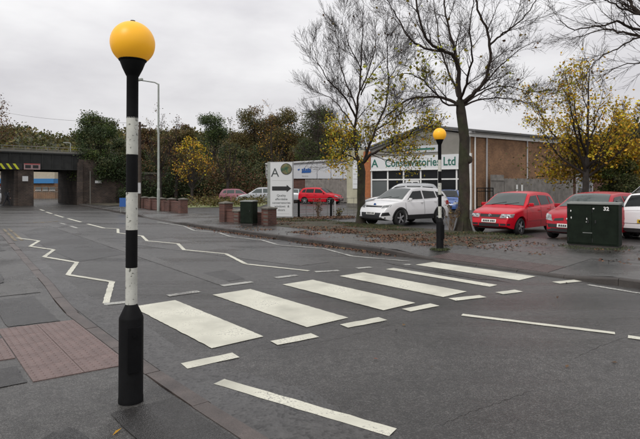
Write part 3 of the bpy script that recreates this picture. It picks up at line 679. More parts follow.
# showroom pylon sign
sg = spot(281.5, 218.5, .1); A_ = R(-6)
py = thing('pylon_sign', 'tall white showroom sign board with black arrow and round emblem', 'sign', sg, A_)
PW, PH = 1.10, 2.80
MB().box(-PW / 2 - .03, PW / 2 + .03, -.02, .22, 0, PH + .04).build('body', 'grey_trim', py, False, False)
MB().box(-PW / 2 - .17, -PW / 2 - .032, -.01, .24, 0, PH + .05).build('side_post', 'steel_grey', py, False, False)
MB().box(-PW / 2, PW / 2, -.05, -.018, .1, PH).build('face', 'sign_white', py, False, False)
def onsign(name, s, size, x, z, m_='sign_black', bold=0.0): return text_mesh(name, s, size, m_, py, wm(py) @ frame_mtx((x, -.054, z), (1, 0, 0), (0, 0, 1)), bold=bold)
onsign('letter', 'A', .62, -.32, 2.28, 'sign_slate', .0)
MB().lathe([(.0005, -.012), (.26, -.012), (.26, .0), (.0005, .0)], 28, (.25, -.052, 2.48), 'y').build('emblem', 'emblem', py, False, False)
MB().lathe([(.26, -.014), (.285, -.014), (.285, .0), (.26, .0)], 28, (.25, -.052, 2.48), 'y', False).build('emblem_ring', 'sign_black', py, False, False)
ar = MB(); ar.add([(x, -.056, z) for x, z in ((-.47, 1.40), (.27, 1.40), (.27, 1.32), (.5, 1.505), (.27, 1.69), (.27, 1.61), (-.47, 1.61))], [tuple(range(7))]); ar.build('arrow', 'sign_black', py, False, False)
MB().box(-.48, .48, -.054, -.0505, 1.90, 1.91).build('rule_line', 'grey_trim', py, False, False)
for s_, z in (('Quality', 1.15), ('affordable', .97), ('conservatories', .79), ('doors', .43)): onsign('lettering', s_, .155, 0, z, 'sign_slate', 0)
onsign('lettering', 'windows', .155, -.07, .61, 'sign_slate', 0); onsign('lettering', '&', .155, .36, .61, 'sign_slate', 0)
MB().box(-.4, .4, -.054, -.0505, .24, .25).build('rule_line', 'grey_trim', py, False, False)

# black posts with thin wire fence between
fz = .1; posts = [spot(298.8, 217.5, fz), spot(331, 216.5, fz), spot(345, 216, fz), spot(372, 214, fz)]
fe = thing('post_fence', 'two black posts with thin wire rails before the red hatchback', 'fence', posts[0])
for p in posts[:2]: MB().obox(p + Vector((0, 0, .46)), (.055, 0, 0), (0, .055, 0), (0, 0, .46)).build('post', 'black_paint', fe)
pw = posts[1] + Vector((.22, .1, 0)); MB().obox(pw + Vector((0, 0, .42)), (.04, 0, 0), (0, .04, 0), (0, 0, .42)).build('post', 'grey_trim', fe)
for i in range(12):
    p = posts[0].lerp(posts[3], i / 11); MB().tube([p, p + Vector((0, 0, .98))], .012, 5).build('wire_upright', 'rail_grey', fe)
for z in (.12, .95): MB().tube([posts[0] + Vector((0, 0, z)), posts[3] + Vector((0, 0, z))], .012, 5).build('wire_rail', 'rail_grey', fe)

# ================================================================== RAILWAY BRIDGE
SB = -51.4; BW = 8.0; ZS, ZD, ZP = 3.35, 4.70, 5.35
br = thing('railway_bridge', 'dark low railway bridge over the road with yellow hazard chevrons', 'bridge', RD(SB, 10))
def rbox(s0, s1, t0, t1, z0, z1):
    return MB().obox(RD((s0 + s1) / 2, (t0 + t1) / 2, (z0 + z1) / 2), DV * (s1 - s0) / 2, NV * (t1 - t0) / 2, (0, 0, (z1 - z0) / 2))
ab = rbox(SB - BW, SB + .4, 13.0, 16.4, -.05, 4.3).build('abutment', 'stone_blocks', br)
rbox(SB - .1, SB + .62, 12.9, 13.25, -.05, 4.0).build('quoin', 'stone_blocks', ab)
rbox(SB + .42, SB + .46, 14.4, 15.0, 2.05, 2.3).build('plate', 'sign_white', ab)
MB().tube([RD(SB + .66, 13.9, 0), RD(SB + .66, 13.9, 3.2)], .04, 6).build('drain_pipe', 'rail_grey', ab)
rbox(SB - BW, SB - .1, 7.75, 9.15, -.05, ZS).build('pier', 'stone_blocks', br)
pf = rbox(SB - .1, SB + .02, 8.0, 9.25, -.05, ZS - .1).build('pier_facing', 'stone_blocks', br)
rbox(SB + .02, SB + .06, 8.35, 8.8, 2.2, 2.65).build('plate', 'sign_white', pf)
rbox(SB - BW, SB - .1, -30, 0.5, -.05, ZS).build('abutment', 'stone_blocks', br)
for s0, s1 in ((SB - .25, SB), (SB - BW, SB - BW + .25)):
    gd = rbox(s0, s1, -30, 16.6, ZS, ZD).build('girder', 'girder', br)
    rbox(s0 - .12, s1 + .12, -30, 16.6, ZD + .002, ZD + .12).build('flange', 'girder', gd)
    rbox(s0 - .12, s1 + .12, -30, 16.6, ZS - .08, ZS - .002).build('flange', 'girder', gd)
    for k in range(22): rbox(s1 + .001, s1 + .07, -2 + k * .85, -1.92 + k * .85, ZS, ZD).build('stiffener', 'girder', gd)
for k in range(6): rbox(SB - BW + .3, SB - .3, -28 + k * 8, -27.6 + k * 8, ZS + .1, ZS + .5).build('cross_beam', 'girder', br)
rbox(SB - BW + .25, SB - .25, -30, 16.6, ZS + .6, ZS + .9).build('deck', 'girder', br)
for k in range(24): MB().tube([RD(SB - .1, -4 + k * .9, ZD + .1), RD(SB - .1, -4 + k * .9, ZP)], .03, 5).build('railing_post', 'rail_grey', br)
for z in (ZP, ZP - .25): MB().tube([RD(SB - .1, -30, z), RD(SB - .1, 16.8, z)], .03, 5).build('railing_rail', 'rail_grey', br)
rbox(SB - .14, SB - .06, -30, 16.6, ZD + .12, ZD + .32).build('parapet_board', 'rail_grey', br)
# chevron board
cz0, cz1 = ZS - .12, ZS + .42
cbd = rbox(SB + .1, SB + .14, 3.6, 8.35, cz0, cz1).build('hazard_board', 'sign_black', br)
for k in range(9):
    t0 = 3.75 + k * .52; lean = .32 if k < 5 else -.32; w = .2
    MB().add([RD(SB + .145, t0, cz0 + .02), RD(SB + .145, t0 + w, cz0 + .02), RD(SB + .145, t0 + w + lean, cz1 - .02), RD(SB + .145, t0 + lean, cz1 - .02)], [(0, 1, 2, 3)]).build('chevron', 'sign_yellow', cbd)
mat('sign_pink', (0.36, 0.24, 0.24), .6)
hb = rbox(SB + .12, SB + .17, 8.45, 9.75, cz0 + .02, cz1 + .02).build('height_board', 'sign_pink', br)
for a, b in ((8.55, 9.0), (9.15, 9.6)): rbox(SB + .172, SB + .18, a, b, cz0 + .14, cz1 - .12).build('height_mark', 'sign_black', hb)
rbox(SB + .172, SB + .178, 8.47, 9.73, cz1 - .05, cz1 + .01).build('border', 'sign_red', hb)
rw = thing('retaining_wall', 'dark overgrown brick retaining wall right of the bridge abutment', 'wall', RD(SB, 17))
rbox(SB - .2, SB + .3, 16.4, 26, -.05, 3.0).build('wall', 'stone_blocks', rw); rbox(SB - .3, SB + .4, 16.38, 26.05, 3.002, 3.2).build('coping', 'coping', rw)

# building beyond the bridge, with a blue band
bb = thing('far_building', 'beige building with a bright blue band seen under the bridge', 'building', (-42, 78, 0))
def fb(name, m_, x0, x1, y0, y1, d, th=.2, parent=bb, fwd=0.0):
    a = atd(x0, y1, d); b = atd(x1, y0, d); return MB().box(a.x, b.x, d - fwd - th, d - fwd, a.z, b.z).build(name, m_, parent)
fb('wall', 'beige', -60, 75, 160, 179.3, 78, 6); fb('band', 'band_blue', -60, 75, 179.3, 183.6, 78, 6.3); lo = fb('lower_wall', 'brick_brown', -60, 75, 183.6, 199, 78, 6)
for x0 in (3.5, 6.3, 9.1): w_ = fb('window', 'window_dark', x0, x0 + 2.2, 172, 175, 72, .1); fb('frame', 'white_trim', x0 - .3, x0 + 2.5, 175, 175.5, 72, .15, w_)
for x0 in (36, 43, 50): w_ = fb('window', 'window_clear', x0, x0 + 5.4, 187, 190, 72, .1); fb('frame', 'white_trim', x0 - .2, x0 + 5.6, 190, 190.6, 72, .15, w_)
fb('parapet', 'grey_trim', -60, 75, 159.2, 160, 78, 6.4)
rl = thing('roadside_railing', 'pale railing under the bridge before the beige building', 'railing', atd(46, 196, 62))
for k in range(14):
    p = atd(33 + k * 2, 197, 62); MB().box(p.x - .02, p.x + .02, p.y - .02, p.y + .02, 0, p.z + 1.05).build('post', 'rail_grey', rl)
a = atd(33, 187.8, 62); b = atd(59, 187.8, 62)
for dz in (0, -.5): MB().tube([a + Vector((0, 0, dz)), b + Vector((0, 0, dz))], .03, 5).build('rail', 'rail_grey', rl)
p = spot(1.6, 200, 0); rsn = thing('road_sign', 'tiny red and white sign left of the bridge pier', 'sign', (p.x, p.y, 0))
zz = atd(1, 187, p.y).z; MB().tube([(p.x, p.y, 0), (p.x, p.y, zz + .3)], .05, 6).build('post', 'steel_grey', rsn)
MB().lathe([(.0005, -.02), (.38, -.02), (.38, .02), (.0005, .02)], 18, (p.x, p.y - .08, zz), 'y').build('face', 'sign_red', rsn)
MB().box(p.x - .26, p.x + .26, p.y - .115, p.y - .101, zz - .07, zz + .07).build('bar', 'sign_white', rsn)
tag(sheet('pavement_under_bridge', [spot(33, 202), spot(70, 202), spot(70, 196.5), spot(0, 196.5), spot(-20, 199)], .02, 'footway_pale'), 'pale paved ground beyond the bridge', None, None, 'structure')

# ------------------------------------------------------------------ pedestrian (one skinned body)
def person(loc, rz, h):
    p = thing('person', 'person in dark coat walking stooped beside the bridge pier', 'person', loc, rz)
    J = {'pel': ((0, 0, .95), .15), 'chest': ((.10, 0, 1.28), .17), 'neck': ((.20, 0, 1.47), .06), 'head0': ((.26, 0, 1.56), .085), 'head': ((.30, 0, 1.66), .10), 'headt': ((.31, 0, 1.74), .07)}
    E_ = [('pel', 'chest'), ('chest', 'neck'), ('neck', 'head0'), ('head0', 'head'), ('head', 'headt')]
    for sgn, n_ in ((1, 'l'), (-1, 'r')):
        f = .28 * sgn
        J['hip' + n_] = ((0, .1 * sgn, .9), .105); J['kn' + n_] = ((f * .6 + .06, .1 * sgn, .5), .07); J['an' + n_] = ((f - .04, .1 * sgn, .1), .05); J['toe' + n_] = ((f + .14, .11 * sgn, .045), .04)
        J['sh' + n_] = ((.13, .19 * sgn, 1.38), .07); J['el' + n_] = ((.10 - f * .5, .26 * sgn, 1.12), .055); J['wr' + n_] = ((.2 - f * .6, .24 * sgn, .9), .04); J['ha' + n_] = ((.23 - f * .65, .23 * sgn, .82), .04)
        E_ += [('pel', 'hip' + n_), ('hip' + n_, 'kn' + n_), ('kn' + n_, 'an' + n_), ('an' + n_, 'toe' + n_), ('chest', 'sh' + n_), ('sh' + n_, 'el' + n_), ('el' + n_, 'wr' + n_), ('wr' + n_, 'ha' + n_)]
    names = list(J); k = h / 1.76
    me = bpy.data.meshes.new('body'); me.from_pydata([Vector(J[n_][0]) * k for n_ in names], [(names.index(a), names.index(b)) for a, b in E_], []); me.update()
    o = bpy.data.objects.new('body', me); COL.objects.link(o); sk = o.modifiers.new('skin', 'SKIN'); sd = o.modifiers.new('sub', 'SUBSURF'); sd.levels = 2; sd.render_levels = 2
    for i, n_ in enumerate(names): v = me.skin_vertices[0].data[i]; v.radius = (J[n_][1] * k, J[n_][1] * k); v.use_root = (n_ == 'pel')
    dg = bpy.context.evaluated_depsgraph_get(); m2 = bpy.data.meshes.new_from_object(o.evaluated_get(dg)); bpy.data.objects.remove(o)
    m2.materials.clear(); m2.materials.append(M['coat_dark']); m2.materials.append(M['skin'])
    for f in m2.polygons:
        f.use_smooth = True; c = f.center
        if c.z > 1.5 * k and c.x > .25 * k or (c.z < .9 * k and abs(c.y) > .19 * k): f.material_index = 1
    link('body', m2, p, False)
    MB().lathe([(.001, 1.80 * k), (.07 * k, 1.785 * k), (.11 * k, 1.72 * k), (.115 * k, 1.64 * k), (.09 * k, 1.56 * k)], 14, (.27 * k, 0, 0)).build('hair', 'hair', p, True, False)
    MB().obox((-.07 * k, 0, 1.25 * k), (.09 * k, 0, .05), (0, .15 * k, 0), (-.06, 0, .22 * k)).build('backpack', 'coat_dark', p, False, False)
person(spot(6.5, 206.3, 0), R(20), 1.45)

# ================================================================== SHOWROOM (facade along the road, brick flank running back)
zb = .07
K = Vector((10.55, 35.0, 0)); fl = (-DV * .93 + Vector((-.25, -.1, 0))).normalized(); fl.z = 0
FW = 8.1; sd_ = Vector((.84, .54, 0)).normalized(); SL = 17.0
PK = Vector((0, 0, 1))
shop = thing('showroom_building', 'low brick conservatory showroom with green lettered white fascia and glazed front', 'building', K)
fn = Vector((fl.y, -fl.x, 0)); fn = fn if fn.y < 0 else -fn                # outward normal of the front
def FP(u, z, o=0.0): return K + fl * u + PK * z + fn * o                   # u metres left from the corner
def fbox(name, m_, u0, u1, z0, z1, o0, o1, parent=shop):
    return MB().obox(FP((u0 + u1) / 2, (z0 + z1) / 2, (o0 + o1) / 2), fl * (u1 - u0) / 2, PK * (z1 - z0) / 2, fn * (o1 - o0) / 2).build(name, m_, parent)
ZE = 5.45
sn = Vector((sd_.y, -sd_.x, 0))
# flank wall and hidden walls
def wallbox(name, m_, a, b, z0, z1, th, nrm, parent=shop):
    c = (a + b) / 2; t = (b - a).normalized(); return MB().obox(c + PK * (z0 + z1) / 2 - nrm * th / 2, t * (b - a).length / 2, nrm * th / 2, PK * (z1 - z0) / 2).build(name, m_, parent)
fk = wallbox('flank_wall', 'brick_brown', K, K + sd_ * SL, 0, ZE - .15, .3, sn)
ev = wallbox('eaves_board', 'white_trim', K - sd_ * .35, K + sd_ * SL, ZE - .25, ZE, .1, sn); ev.location = sn * .14
wallbox('gutter', 'grey_trim', K - sd_ * .35, K + sd_ * SL, ZE - .02, ZE + .1, .12, sn).location = sn * .26
for u, w_ in ((.35, .05), (1.6, .06), (6.3, .05)):
    q = K + sd_ * u + sn * .09; MB().tube([q + PK * .1, q + PK * (ZE - .2)], w_, 8).build('downpipe', 'grey_trim' if u > .5 else 'white_trim', shop, True)
# front: gable, fascia, glazing
UP = 3.4
gb = MB(); gv = [FP(0, 3.55), FP(FW, 3.55), FP(FW, 4.62), FP(UP, 6.05), FP(0, ZE - .12)]; gb.add(gv + [p - fn * .3 for p in gv], [(0, 1, 2, 3, 4), (9, 8, 7, 6, 5)] + [(i, (i + 1) % 5, (i + 1) % 5 + 5, i + 5) for i in range(5)]); gb.build('gable', 'gable_grey', shop)
for (u0, z0), (u1, z1) in (((FW + .3, 4.58), (UP, 6.08)), ((UP, 6.08), (-.35, ZE))):
    a, b = FP(u0, z0), FP(u1, z1); t = (b - a).normalized(); upv = t.cross(fn); upv = upv if upv.z > 0 else -upv
    MB().obox((a + b) / 2 + upv * .08 + fn * .06, t * (b - a).length / 2, upv * .11, fn * .1).build('bargeboard', 'grey_trim', shop)
    o2 = sd_ * SL; a2, b2 = a + upv * .2 + fn * .3, b + upv * .2 + fn * .3; rf = MB(); rf.add([a2, b2, b2 + o2, a2 + o2, a2 - PK * .12, b2 - PK * .12, b2 + o2 - PK * .12, a2 + o2 - PK * .12], [(0, 1, 2, 3), (7, 6, 5, 4), (0, 4, 5, 1), (1, 5, 6, 2), (2, 6, 7, 3), (3, 7, 4, 0)]); rf.build('roof', 'roof_grey', shop)
fbox('fascia', 'sign_white', .3, FW - .15, 3.02, 4.02, 0, .14)
fbox('fascia_edge', 'white_trim', .22, FW - .1, 2.94, 3.018, 0, .17)
hd_ = fbox('name_panel', 'cladding', 2.4, 5.2, 4.25, 4.75, .001, .05)
fbox('panel_band', 'sign_green', 2.6, 5.0, 4.42, 4.56, .05, .055, hd_)
rv = -fl
text_mesh('lettering', 'Conservatories Ltd', .86, 'sign_green', shop, frame_mtx(FP(3.85, 3.50, .15), rv, (0, 0, 1)) @ Matrix.Diagonal((.84, 1.0, 1, 1)), bold=.012, extr=.006)
text_mesh('lettering', 'A', .86, 'sign_green', shop, frame_mtx(FP(7.6, 3.50, .15), rv, (0, 0, 1)), bold=.012, extr=.006)
# glazing bays
fbox('stall_riser', 'white_trim', .25, FW - .1, zb - .1, .32, -.05, .08)
us = [.3, 1.0, 2.35, 3.75, 5.15, 6.5, FW - .15]
for i in range(6):
    u0, u1 = us[i] + .05, us[i + 1] - .05
    door_ = i == 3
    if door_:
        d_ = fbox('door', 'white_trim', u0 + .1, u1 - .1, .12, 2.2, -.08, .02)
        for a0, a1 in ((u0 + .2, (u0 + u1) / 2 - .06), ((u0 + u1) / 2 + .06, u1 - .2)): fbox('pane', 'window_dark', a0, a1, .3, 2.05, .02, .03, d_)
        MB().tube([FP((u0 + u1) / 2, 1.0, .06), FP((u0 + u1) / 2, 1.35, .06)], .02, 6).build('handle', 'chrome', d_)
    else:
        fbox('pane', 'window_clear' if i == 5 else 'window_dark', u0, u1, .36, 2.2, -.06, -.02)
    fbox('pane', 'window_dark', u0, u1, 2.3, 2.92, -.06, -.02)
for u in us: fbox('mullion', 'white_trim', u - .055, u + .055, .3, 2.94, -.05, .06)
fbox('transom', 'white_trim', .3, FW - .15, 2.2, 2.3, -.045, .05)
fbox('corner_wall', 'white_trim', -.05, .25, 0, 4.05, -.3, .1)
# brick pier and the cream wing to its left
fbox('brick_pier', 'brick_pier', FW - .08, FW + .55, 0, 4.5, -.3, .12)
wing = fbox('cream_wing', 'cream', FW + .552, FW + 2.2, 0, 4.65, -.4, .0)
nb2 = fbox('notice_board', 'sign_white', FW + 1.1, FW + 1.6, 1.55, 4.0, .002, .06)
for k in range(5): fbox('notice_line', 'grey_trim', FW + 1.17, FW + 1.53, 1.9 + k * .4, 1.95 + k * .4, .061, .065, nb2)
fbox('plinth', 'coping', FW + .56, FW + 2.2, 0, .35, .002, .05)
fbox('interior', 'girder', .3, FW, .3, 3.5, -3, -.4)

# weathered timber fence along the flank, panel by panel
def board_fence(label, a, b, h, npan, nb_, gap=.25, drop=0.0, z0=.07):
    f = thing('timber_fence', label, 'fence', (a.x, a.y, z0)); t = (b - a); ln = t.length; t.normalize(); n_ = Vector((t.y, -t.x, 0))
    for i in range(npan):
        p0 = a + t * ln * i / npan; p1 = a + t * ln * (i + 1) / npan; hh = h - drop * i / npan
        MB().obox(p0 + PK * (z0 + hh / 2 + .03) - n_ * .05, t * .05, n_ * .05, PK * (hh / 2 + .05)).build('post', 'fence_wood', f)
        w = (p1 - p0).length / nb_
        for k in range(nb_):
            c = p0 + t * w * (k + .5); hk = hh + random.uniform(-.03, .03)
            MB().obox(c + PK * (z0 + .08 + hk / 2) + n_ * random.uniform(0, .012), t * w * .44, n_ * .012, PK * hk / 2).build('board', 'fence_wood', f)
        for zz in (.5, h - .5): MB().obox((p0 + p1) / 2 + PK * (z0 + zz) - n_ * .045, t * (p1 - p0).length / 2, n_ * .025, PK * .05).build('rail', 'fence_wood', f)
    return f
q0 = K + sd_ * 3.1 + sn * .45; q1 = K + sd_ * 11.8 + sn * .6
board_fence('weathered grey board fence against the brown brick flank', q0, q1, 2.15, 5, 10)
dr = thing('shed_door', 'grey plank double door against the brick flank beside the fence', 'door', q0)
for k in range(9):
    c = q0 + sd_ * (-.25 - .16 * k) + sn * .05; MB().obox(c + PK * 1.3, sd_ * .075, sn * .02, PK * 1.25).build('plank', 'fence_wood', dr)
for z in (.6, 2.2): MB().obox(q0 + sd_ * -.9 + sn * .09 + PK * z, sd_ * .72, sn * .02, PK * .06).build('ledge', 'fence_wood', dr)
for x0 in (4.3, 4.9): MB().obox(K + sd_ * x0 + sn * .62 + PK * 1.1, sd_ * .06, sn * .03, PK * .75).build('pale_post', 'white_trim', dr)

# black metal railing near the corner
r0, r1 = atd(477, 207, 27), atd(493, 207, 27.8)
mr_ = thing('metal_railing', 'low black metal railing between the big tree and the red hatchback', 'railing', r0)
for z in (1.62, 1.45, .6): MB().tube([Vector((r0.x, r0.y, z)), Vector((r1.x, r1.y, z))], .025, 5).build('rail', 'black_paint', mr_)
for k in range(9):
    p = r0.lerp(r1, k / 8); MB().tube([Vector((p.x, p.y, .05)), Vector((p.x, p.y, 1.64))], .03 if k % 4 == 0 else .014, 5).build('bar', 'black_paint', mr_)

# ================================================================== PALE METAL SHED
sh = thing('metal_shed', 'long pale grey metal clad shed with a blue logo', 'building', atd(310, 200, 56))
D0, D1 = 58.0, 51.0
def shp(x, y, o=0.0):
    f = (x - 266) / (356 - 266); d = 1 / (1 / D0 + (1 / D1 - 1 / D0) * f) - o; return atd(x, y, d)
xs = [266, 270.5, 293, 317, 331, 343, 356]
for i in range(6):
    a, b = xs[i] + .25, xs[i + 1] - .25; yt = lambda x: 164.5 - (x - 266) * .054
    f0 = [shp(a, 178.6), shp(b, 178.6), shp(b, yt(b)), shp(a, yt(a))]; mb = MB(); bk = [p + Vector((.1, .3, 0)) for p in f0]; mb.add(f0 + bk, [(0, 1, 2, 3), (7, 6, 5, 4), (0, 4, 5, 1), (1, 5, 6, 2), (2, 6, 7, 3), (3, 7, 4, 0)]); mb.build('cladding_panel', 'cladding', sh)
a, b = shp(266, 178.7, -.2), shp(356, 178.7, -.2)
mb = MB(); c0 = [Vector((a.x, a.y, 0)), Vector((b.x, b.y, 0)), b, a]; bk = [p + Vector((1, 6, 0)) for p in c0]; mb.add(c0 + bk, [(0, 1, 2, 3), (7, 6, 5, 4), (0, 4, 5, 1), (1, 5, 6, 2), (2, 6, 7, 3), (3, 7, 4, 0)]); mb.build('lower_wall', 'brick_wall', sh)
a, b = shp(265.5, 164.4, -.05), shp(356.5, 159.4, -.05); mb = MB(); c0 = [a - PK * 1.3, b - PK * 1.3, b, a]; bk = [p + Vector((1, 6.5, 0)) for p in c0]; mb.add(c0 + bk, [(7, 6, 5, 4), (0, 4, 5, 1), (1, 5, 6, 2), (2, 6, 7, 3), (3, 7, 4, 0), (0, 1, 2, 3)]); mb.build('shell', 'grey_trim', sh)
MB().tube([shp(265.5, 164.3, .1), shp(356.5, 159.3, .1)], .12, 6).build('eaves_gutter', 'grey_trim', sh)
lg = MB(); lg.quad(shp(301.5, 173, .05), shp(310.5, 172.6, .05), shp(311.3, 170.3, .05), shp(302, 170.6, .05)); lgo = lg.build('logo', 'sign_blue', sh)
for x, y0, y1 in ((302.3, 170.4, 168.8), (304.2, 170.3, 167.9), (306.2, 170.2, 168.8), (308, 170.2, 168.2), (309.8, 170.1, 168.6)):
    MB().quad(shp(x - .75, y0, .06), shp(x + .75, y0, .06), shp(x + .9, y1, .06), shp(x - .4, y1, .06)).build('logo_mark', 'sign_blue', lgo)
MB().quad(shp(297.4, 169.5, .05), shp(299.4, 168.6, .05), shp(299.8, 169.6, .05), shp(298.2, 170.6, .05)).build('logo_mark', 'sign_blue', lgo)
for x in (302, 304.2, 306.3): MB().quad(shp(x, 176.4, .05), shp(x + 1.5, 176.4, .05), shp(x + 1.5, 175.3, .05), shp(x, 175.3, .05)).build('logo_mark', 'grey_trim', lgo)
a, b = atd(305.5, 200, 53.6), atd(353, 200, 50.0); a.z = b.z = 0
board_fence('tall grey board fence behind the small red hatchback', a, b, 2.35, 5, 9)
# poster board and red brick stub on the right
pb = atd(584.5, 189, 33)
po = thing('poster_board', 'grey mottled poster board under the yellow tree', 'sign', (pb.x, pb.y, 0))
MB().box(pb.x - .46, pb.x + .46, pb.y - .03, pb.y + .03, 1.3, 2.85).build('face', 'poster', po)
for dx in (-.5, .5): MB().box(pb.x + dx - .04, pb.x + dx + .04, pb.y - .05, pb.y + .05, 0, 2.9).build('post', 'grey_trim', po)
p0 = atd(588, 187, 37); wb = thing('brick_wall', 'short red brick wall end behind the poster board', 'wall', (p0.x, p0.y, 0))
MB().box(p0.x - .9, p0.x + 1.1, p0.y, p0.y + .4, 0, 3.3).build('wall', 'brick_wall', wb); MB().box(p0.x - .95, p0.x + 1.15, p0.y - .05, p0.y + .45, 3.302, 3.4).build('coping', 'coping', wb)

# ================================================================== CARS
def interp(pts, x):
    if x <= pts[0][0]: return pts[0][1]
    for (x0, z0), (x1, z1) in zip(pts, pts[1:]):
        if x <= x1:
            return z0 + (z1 - z0) * (x - x0) / (x1 - x0 + 1e-9)
    return pts[-1][1]
def smooth_pts(pts, n=6):
    """centripetal-ish Catmull-Rom through profile points, kept monotone in x"""
    o = []
    for i in range(len(pts) - 1):
        p0 = pts[max(i - 1, 0)]; p1 = pts[i]; p2 = pts[i + 1]; p3 = pts[min(i + 2, len(pts) - 1)]
        for k in range(n):
            t = k / n; h = p2[0] - p1[0]
            m1 = (p2[1] - p0[1]) / (p2[0] - p0[0] + 1e-9) * h; m2 = (p3[1] - p1[1]) / (p3[0] - p1[0] + 1e-9) * h
            sl = p2[1] - p1[1]
            if abs(m1) > 3 * abs(sl): m1 = math.copysign(3 * abs(sl), m1)
            if abs(m2) > 3 * abs(sl): m2 = math.copysign(3 * abs(sl), m2)
            if sl * m1 < 0: m1 = 0
            if sl * m2 < 0: m2 = 0
            a = 2 * t ** 3 - 3 * t ** 2 + 1; b = t ** 3 - 2 * t ** 2 + t; c = -2 * t ** 3 + 3 * t ** 2; d = t ** 3 - t ** 2
            o.append((p1[0] + h * t, a * p1[1] + b * m1 + c * p2[1] + d * m2))
    o.append(pts[-1]); return o

class Car:
    def __init__(s, L, W, top, roof, axles, wr, zsill=.22, tumble=.36, kf=.24, kr=.14, arch=.07):
        s.L, s.W, s.axles, s.wr, s.zs, s.tu, s.kf, s.kr = L, W / 2, axles, wr, zsill, tumble, kf, kr
        s.top = smooth_pts(top); s.roof = smooth_pts(roof); s.arch = wr + arch
        s.rx0, s.rx1 = roof[0][0], roof[-1][0]; s.zmid = .62
    def plan(s, x):
        h = s.L / 2; a = .52 * h
        if x > a: e = (x - a) / (h - a); return 1 - s.kf * e ** 2.6
        if x < -a: e = (-x - a) / (h - a); return 1 - s.kr * e ** 3
        return 1
    def zt(s, x): return interp(s.top, x)
    def zr(s, x): return interp(s.roof, x)
    def zb(s, x):
        h = s.L / 2; z = s.zs + .10 * max(0, (abs(x) - .82 * h) / (.18 * h)) ** 1.5
        for ax in s.axles:
            d = abs(x - ax)
            if d < s.arch: z = max(z, s.wr + math.sqrt(s.arch ** 2 - d ** 2) * .97)
        return min(z, s.zt(x) - .03)
    def wy(s, x, z):
        q = s.plan(x) * s.W; zt = s.zt(x)
        zm = s.zmid
        if z < zm: q *= 1 - .055 * ((zm - z) / (zm - s.zs)) ** 2
        else: q *= 1 - .045 * ((z - zm) / .4) ** 2
        return q
    def cy(s, x, z):
        zt = s.zt(max(min(x, s.rx1 - .02), s.rx0 + .02)); return s.wy(max(min(x, s.rx1), s.rx0), min(z, zt)) - .012 - s.tu * max(0, z - zt) - .12 * max(0, z - zt) ** 2
    def stations(s):
        h = s.L / 2; xs_ = set(np.round(np.linspace(-h, h, 60), 4).tolist())
        for ax in s.axles:
            for k in np.linspace(-1, 1, 25): xs_.add(round(ax + s.arch * math.sin(k * math.pi / 2), 4))
        for k in np.linspace(0, 1, 10): xs_.add(round(h - .35 * (1 - k) ** 2, 4)); xs_.add(round(-h + .3 * (1 - k) ** 2, 4))
        return sorted(xs_)
    def body(s):
        mb = MB(); NR, NC = 9, 9; rings = []
        for x in s.stations():
            zb, zt = s.zb(x), s.zt(x); half = []
            r = min(.05, (zt - zb) * .4)
            for k in range(NR):
                z = zb + (zt - r - zb) * k / (NR - 1); half.append((s.wy(x, z), z))
            y1 = s.wy(x, zt - r)
            for k in (1, 2, 3): a = k / 3 * math.pi / 2; half.append((y1 - r * (1 - math.cos(a)), zt - r + r * math.sin(a)))
            yt = half[-1][0]
            for k in range(1, NC // 2 + 1): u = k / (NC // 2 + .0); half.append((yt * (1 - u), zt + .028 * (1 - (1 - u) ** 2)))
            ring = [(x, y, z) for y, z in half] + [(x, -y, z) for y, z in reversed(half[:-1])]; rings.append(ring)
        n = len(rings[0]); vs = [p for r in rings for p in r]; fs = []
        for i in range(len(rings) - 1):
            for k in range(n - 1): a = i * n + k; fs.append((a, a + 1, a + n + 1, a + n))
            fs.append((i * n + n - 1, i * n, i * n + n, i * n + 2 * n - 1))
        fs.append(tuple(range(n))); fs.append(tuple((len(rings) - 1) * n + k for k in range(n - 1, -1, -1)))
        mb.add(vs, fs); return mb
    def zroof(s, x, y):
        """height of the cabin top at plan position"""
        z = s.zr(x); w = max(.05, s.cy(x, z)); return z + .035 * (1 - (y / w) ** 2) - .0
    def cabin(s):
        mb = MB(); xs_ = np.linspace(s.rx0, s.rx1, 54); rings = []
        for x in xs_:
            zt = s.zr(x); z0 = min(s.zt(x), zt) - .04; half = []; r = min(.06, max(.004, (zt - z0) * .35))
            for k in range(7): z = z0 + (zt - r - z0) * k / 6; half.append((s.cy(x, z), z))
            y1 = s.cy(x, zt - r)
            for k in (1, 2, 3): a = k / 3 * math.pi / 2; half.append((y1 - r * (1 - math.cos(a)), zt - r + r * math.sin(a)))
            yt = half[-1][0]
            for k in range(1, 6): u = k / 5; half.append((yt * (1 - u), zt + .035 * (1 - (1 - u) ** 2)))
            rings.append([(x, y, z) for y, z in half] + [(x, -y, z) for y, z in reversed(half[:-1])])
        n = len(rings[0]); vs = [p for r in rings for p in r]; fs = []
        for i in range(len(rings) - 1):
            for k in range(n - 1): a = i * n + k; fs.append((a, a + 1, a + n + 1, a + n))
        mb.add(vs, fs); return mb
    def patch(s, quad, fn, nu=8, nv=6):
        (a, b, c, d) = quad; mb = MB()
        for i in range(nu + 1):
            for j in range(nv + 1):
                u, v = i / nu, j / nv
                p = tuple((1 - v) * ((1 - u) * a[k] + u * b[k]) + v * ((1 - u) * d[k] + u * c[k]) for k in (0, 1)); mb.v.append(fn(*p))
        for i in range(nu):
            for j in range(nv): q = i * (nv + 1) + j; mb.f.append((q, q + nv + 1, q + nv + 2, q + 1))
        return mb
    def side(s, sg, off=.006): return lambda x, z: (x, sg * (s.wy(x, z) + off), z)
    def cside(s, sg, off=.010): return lambda x, z: (x, sg * (s.cy(x, z) + off), z)
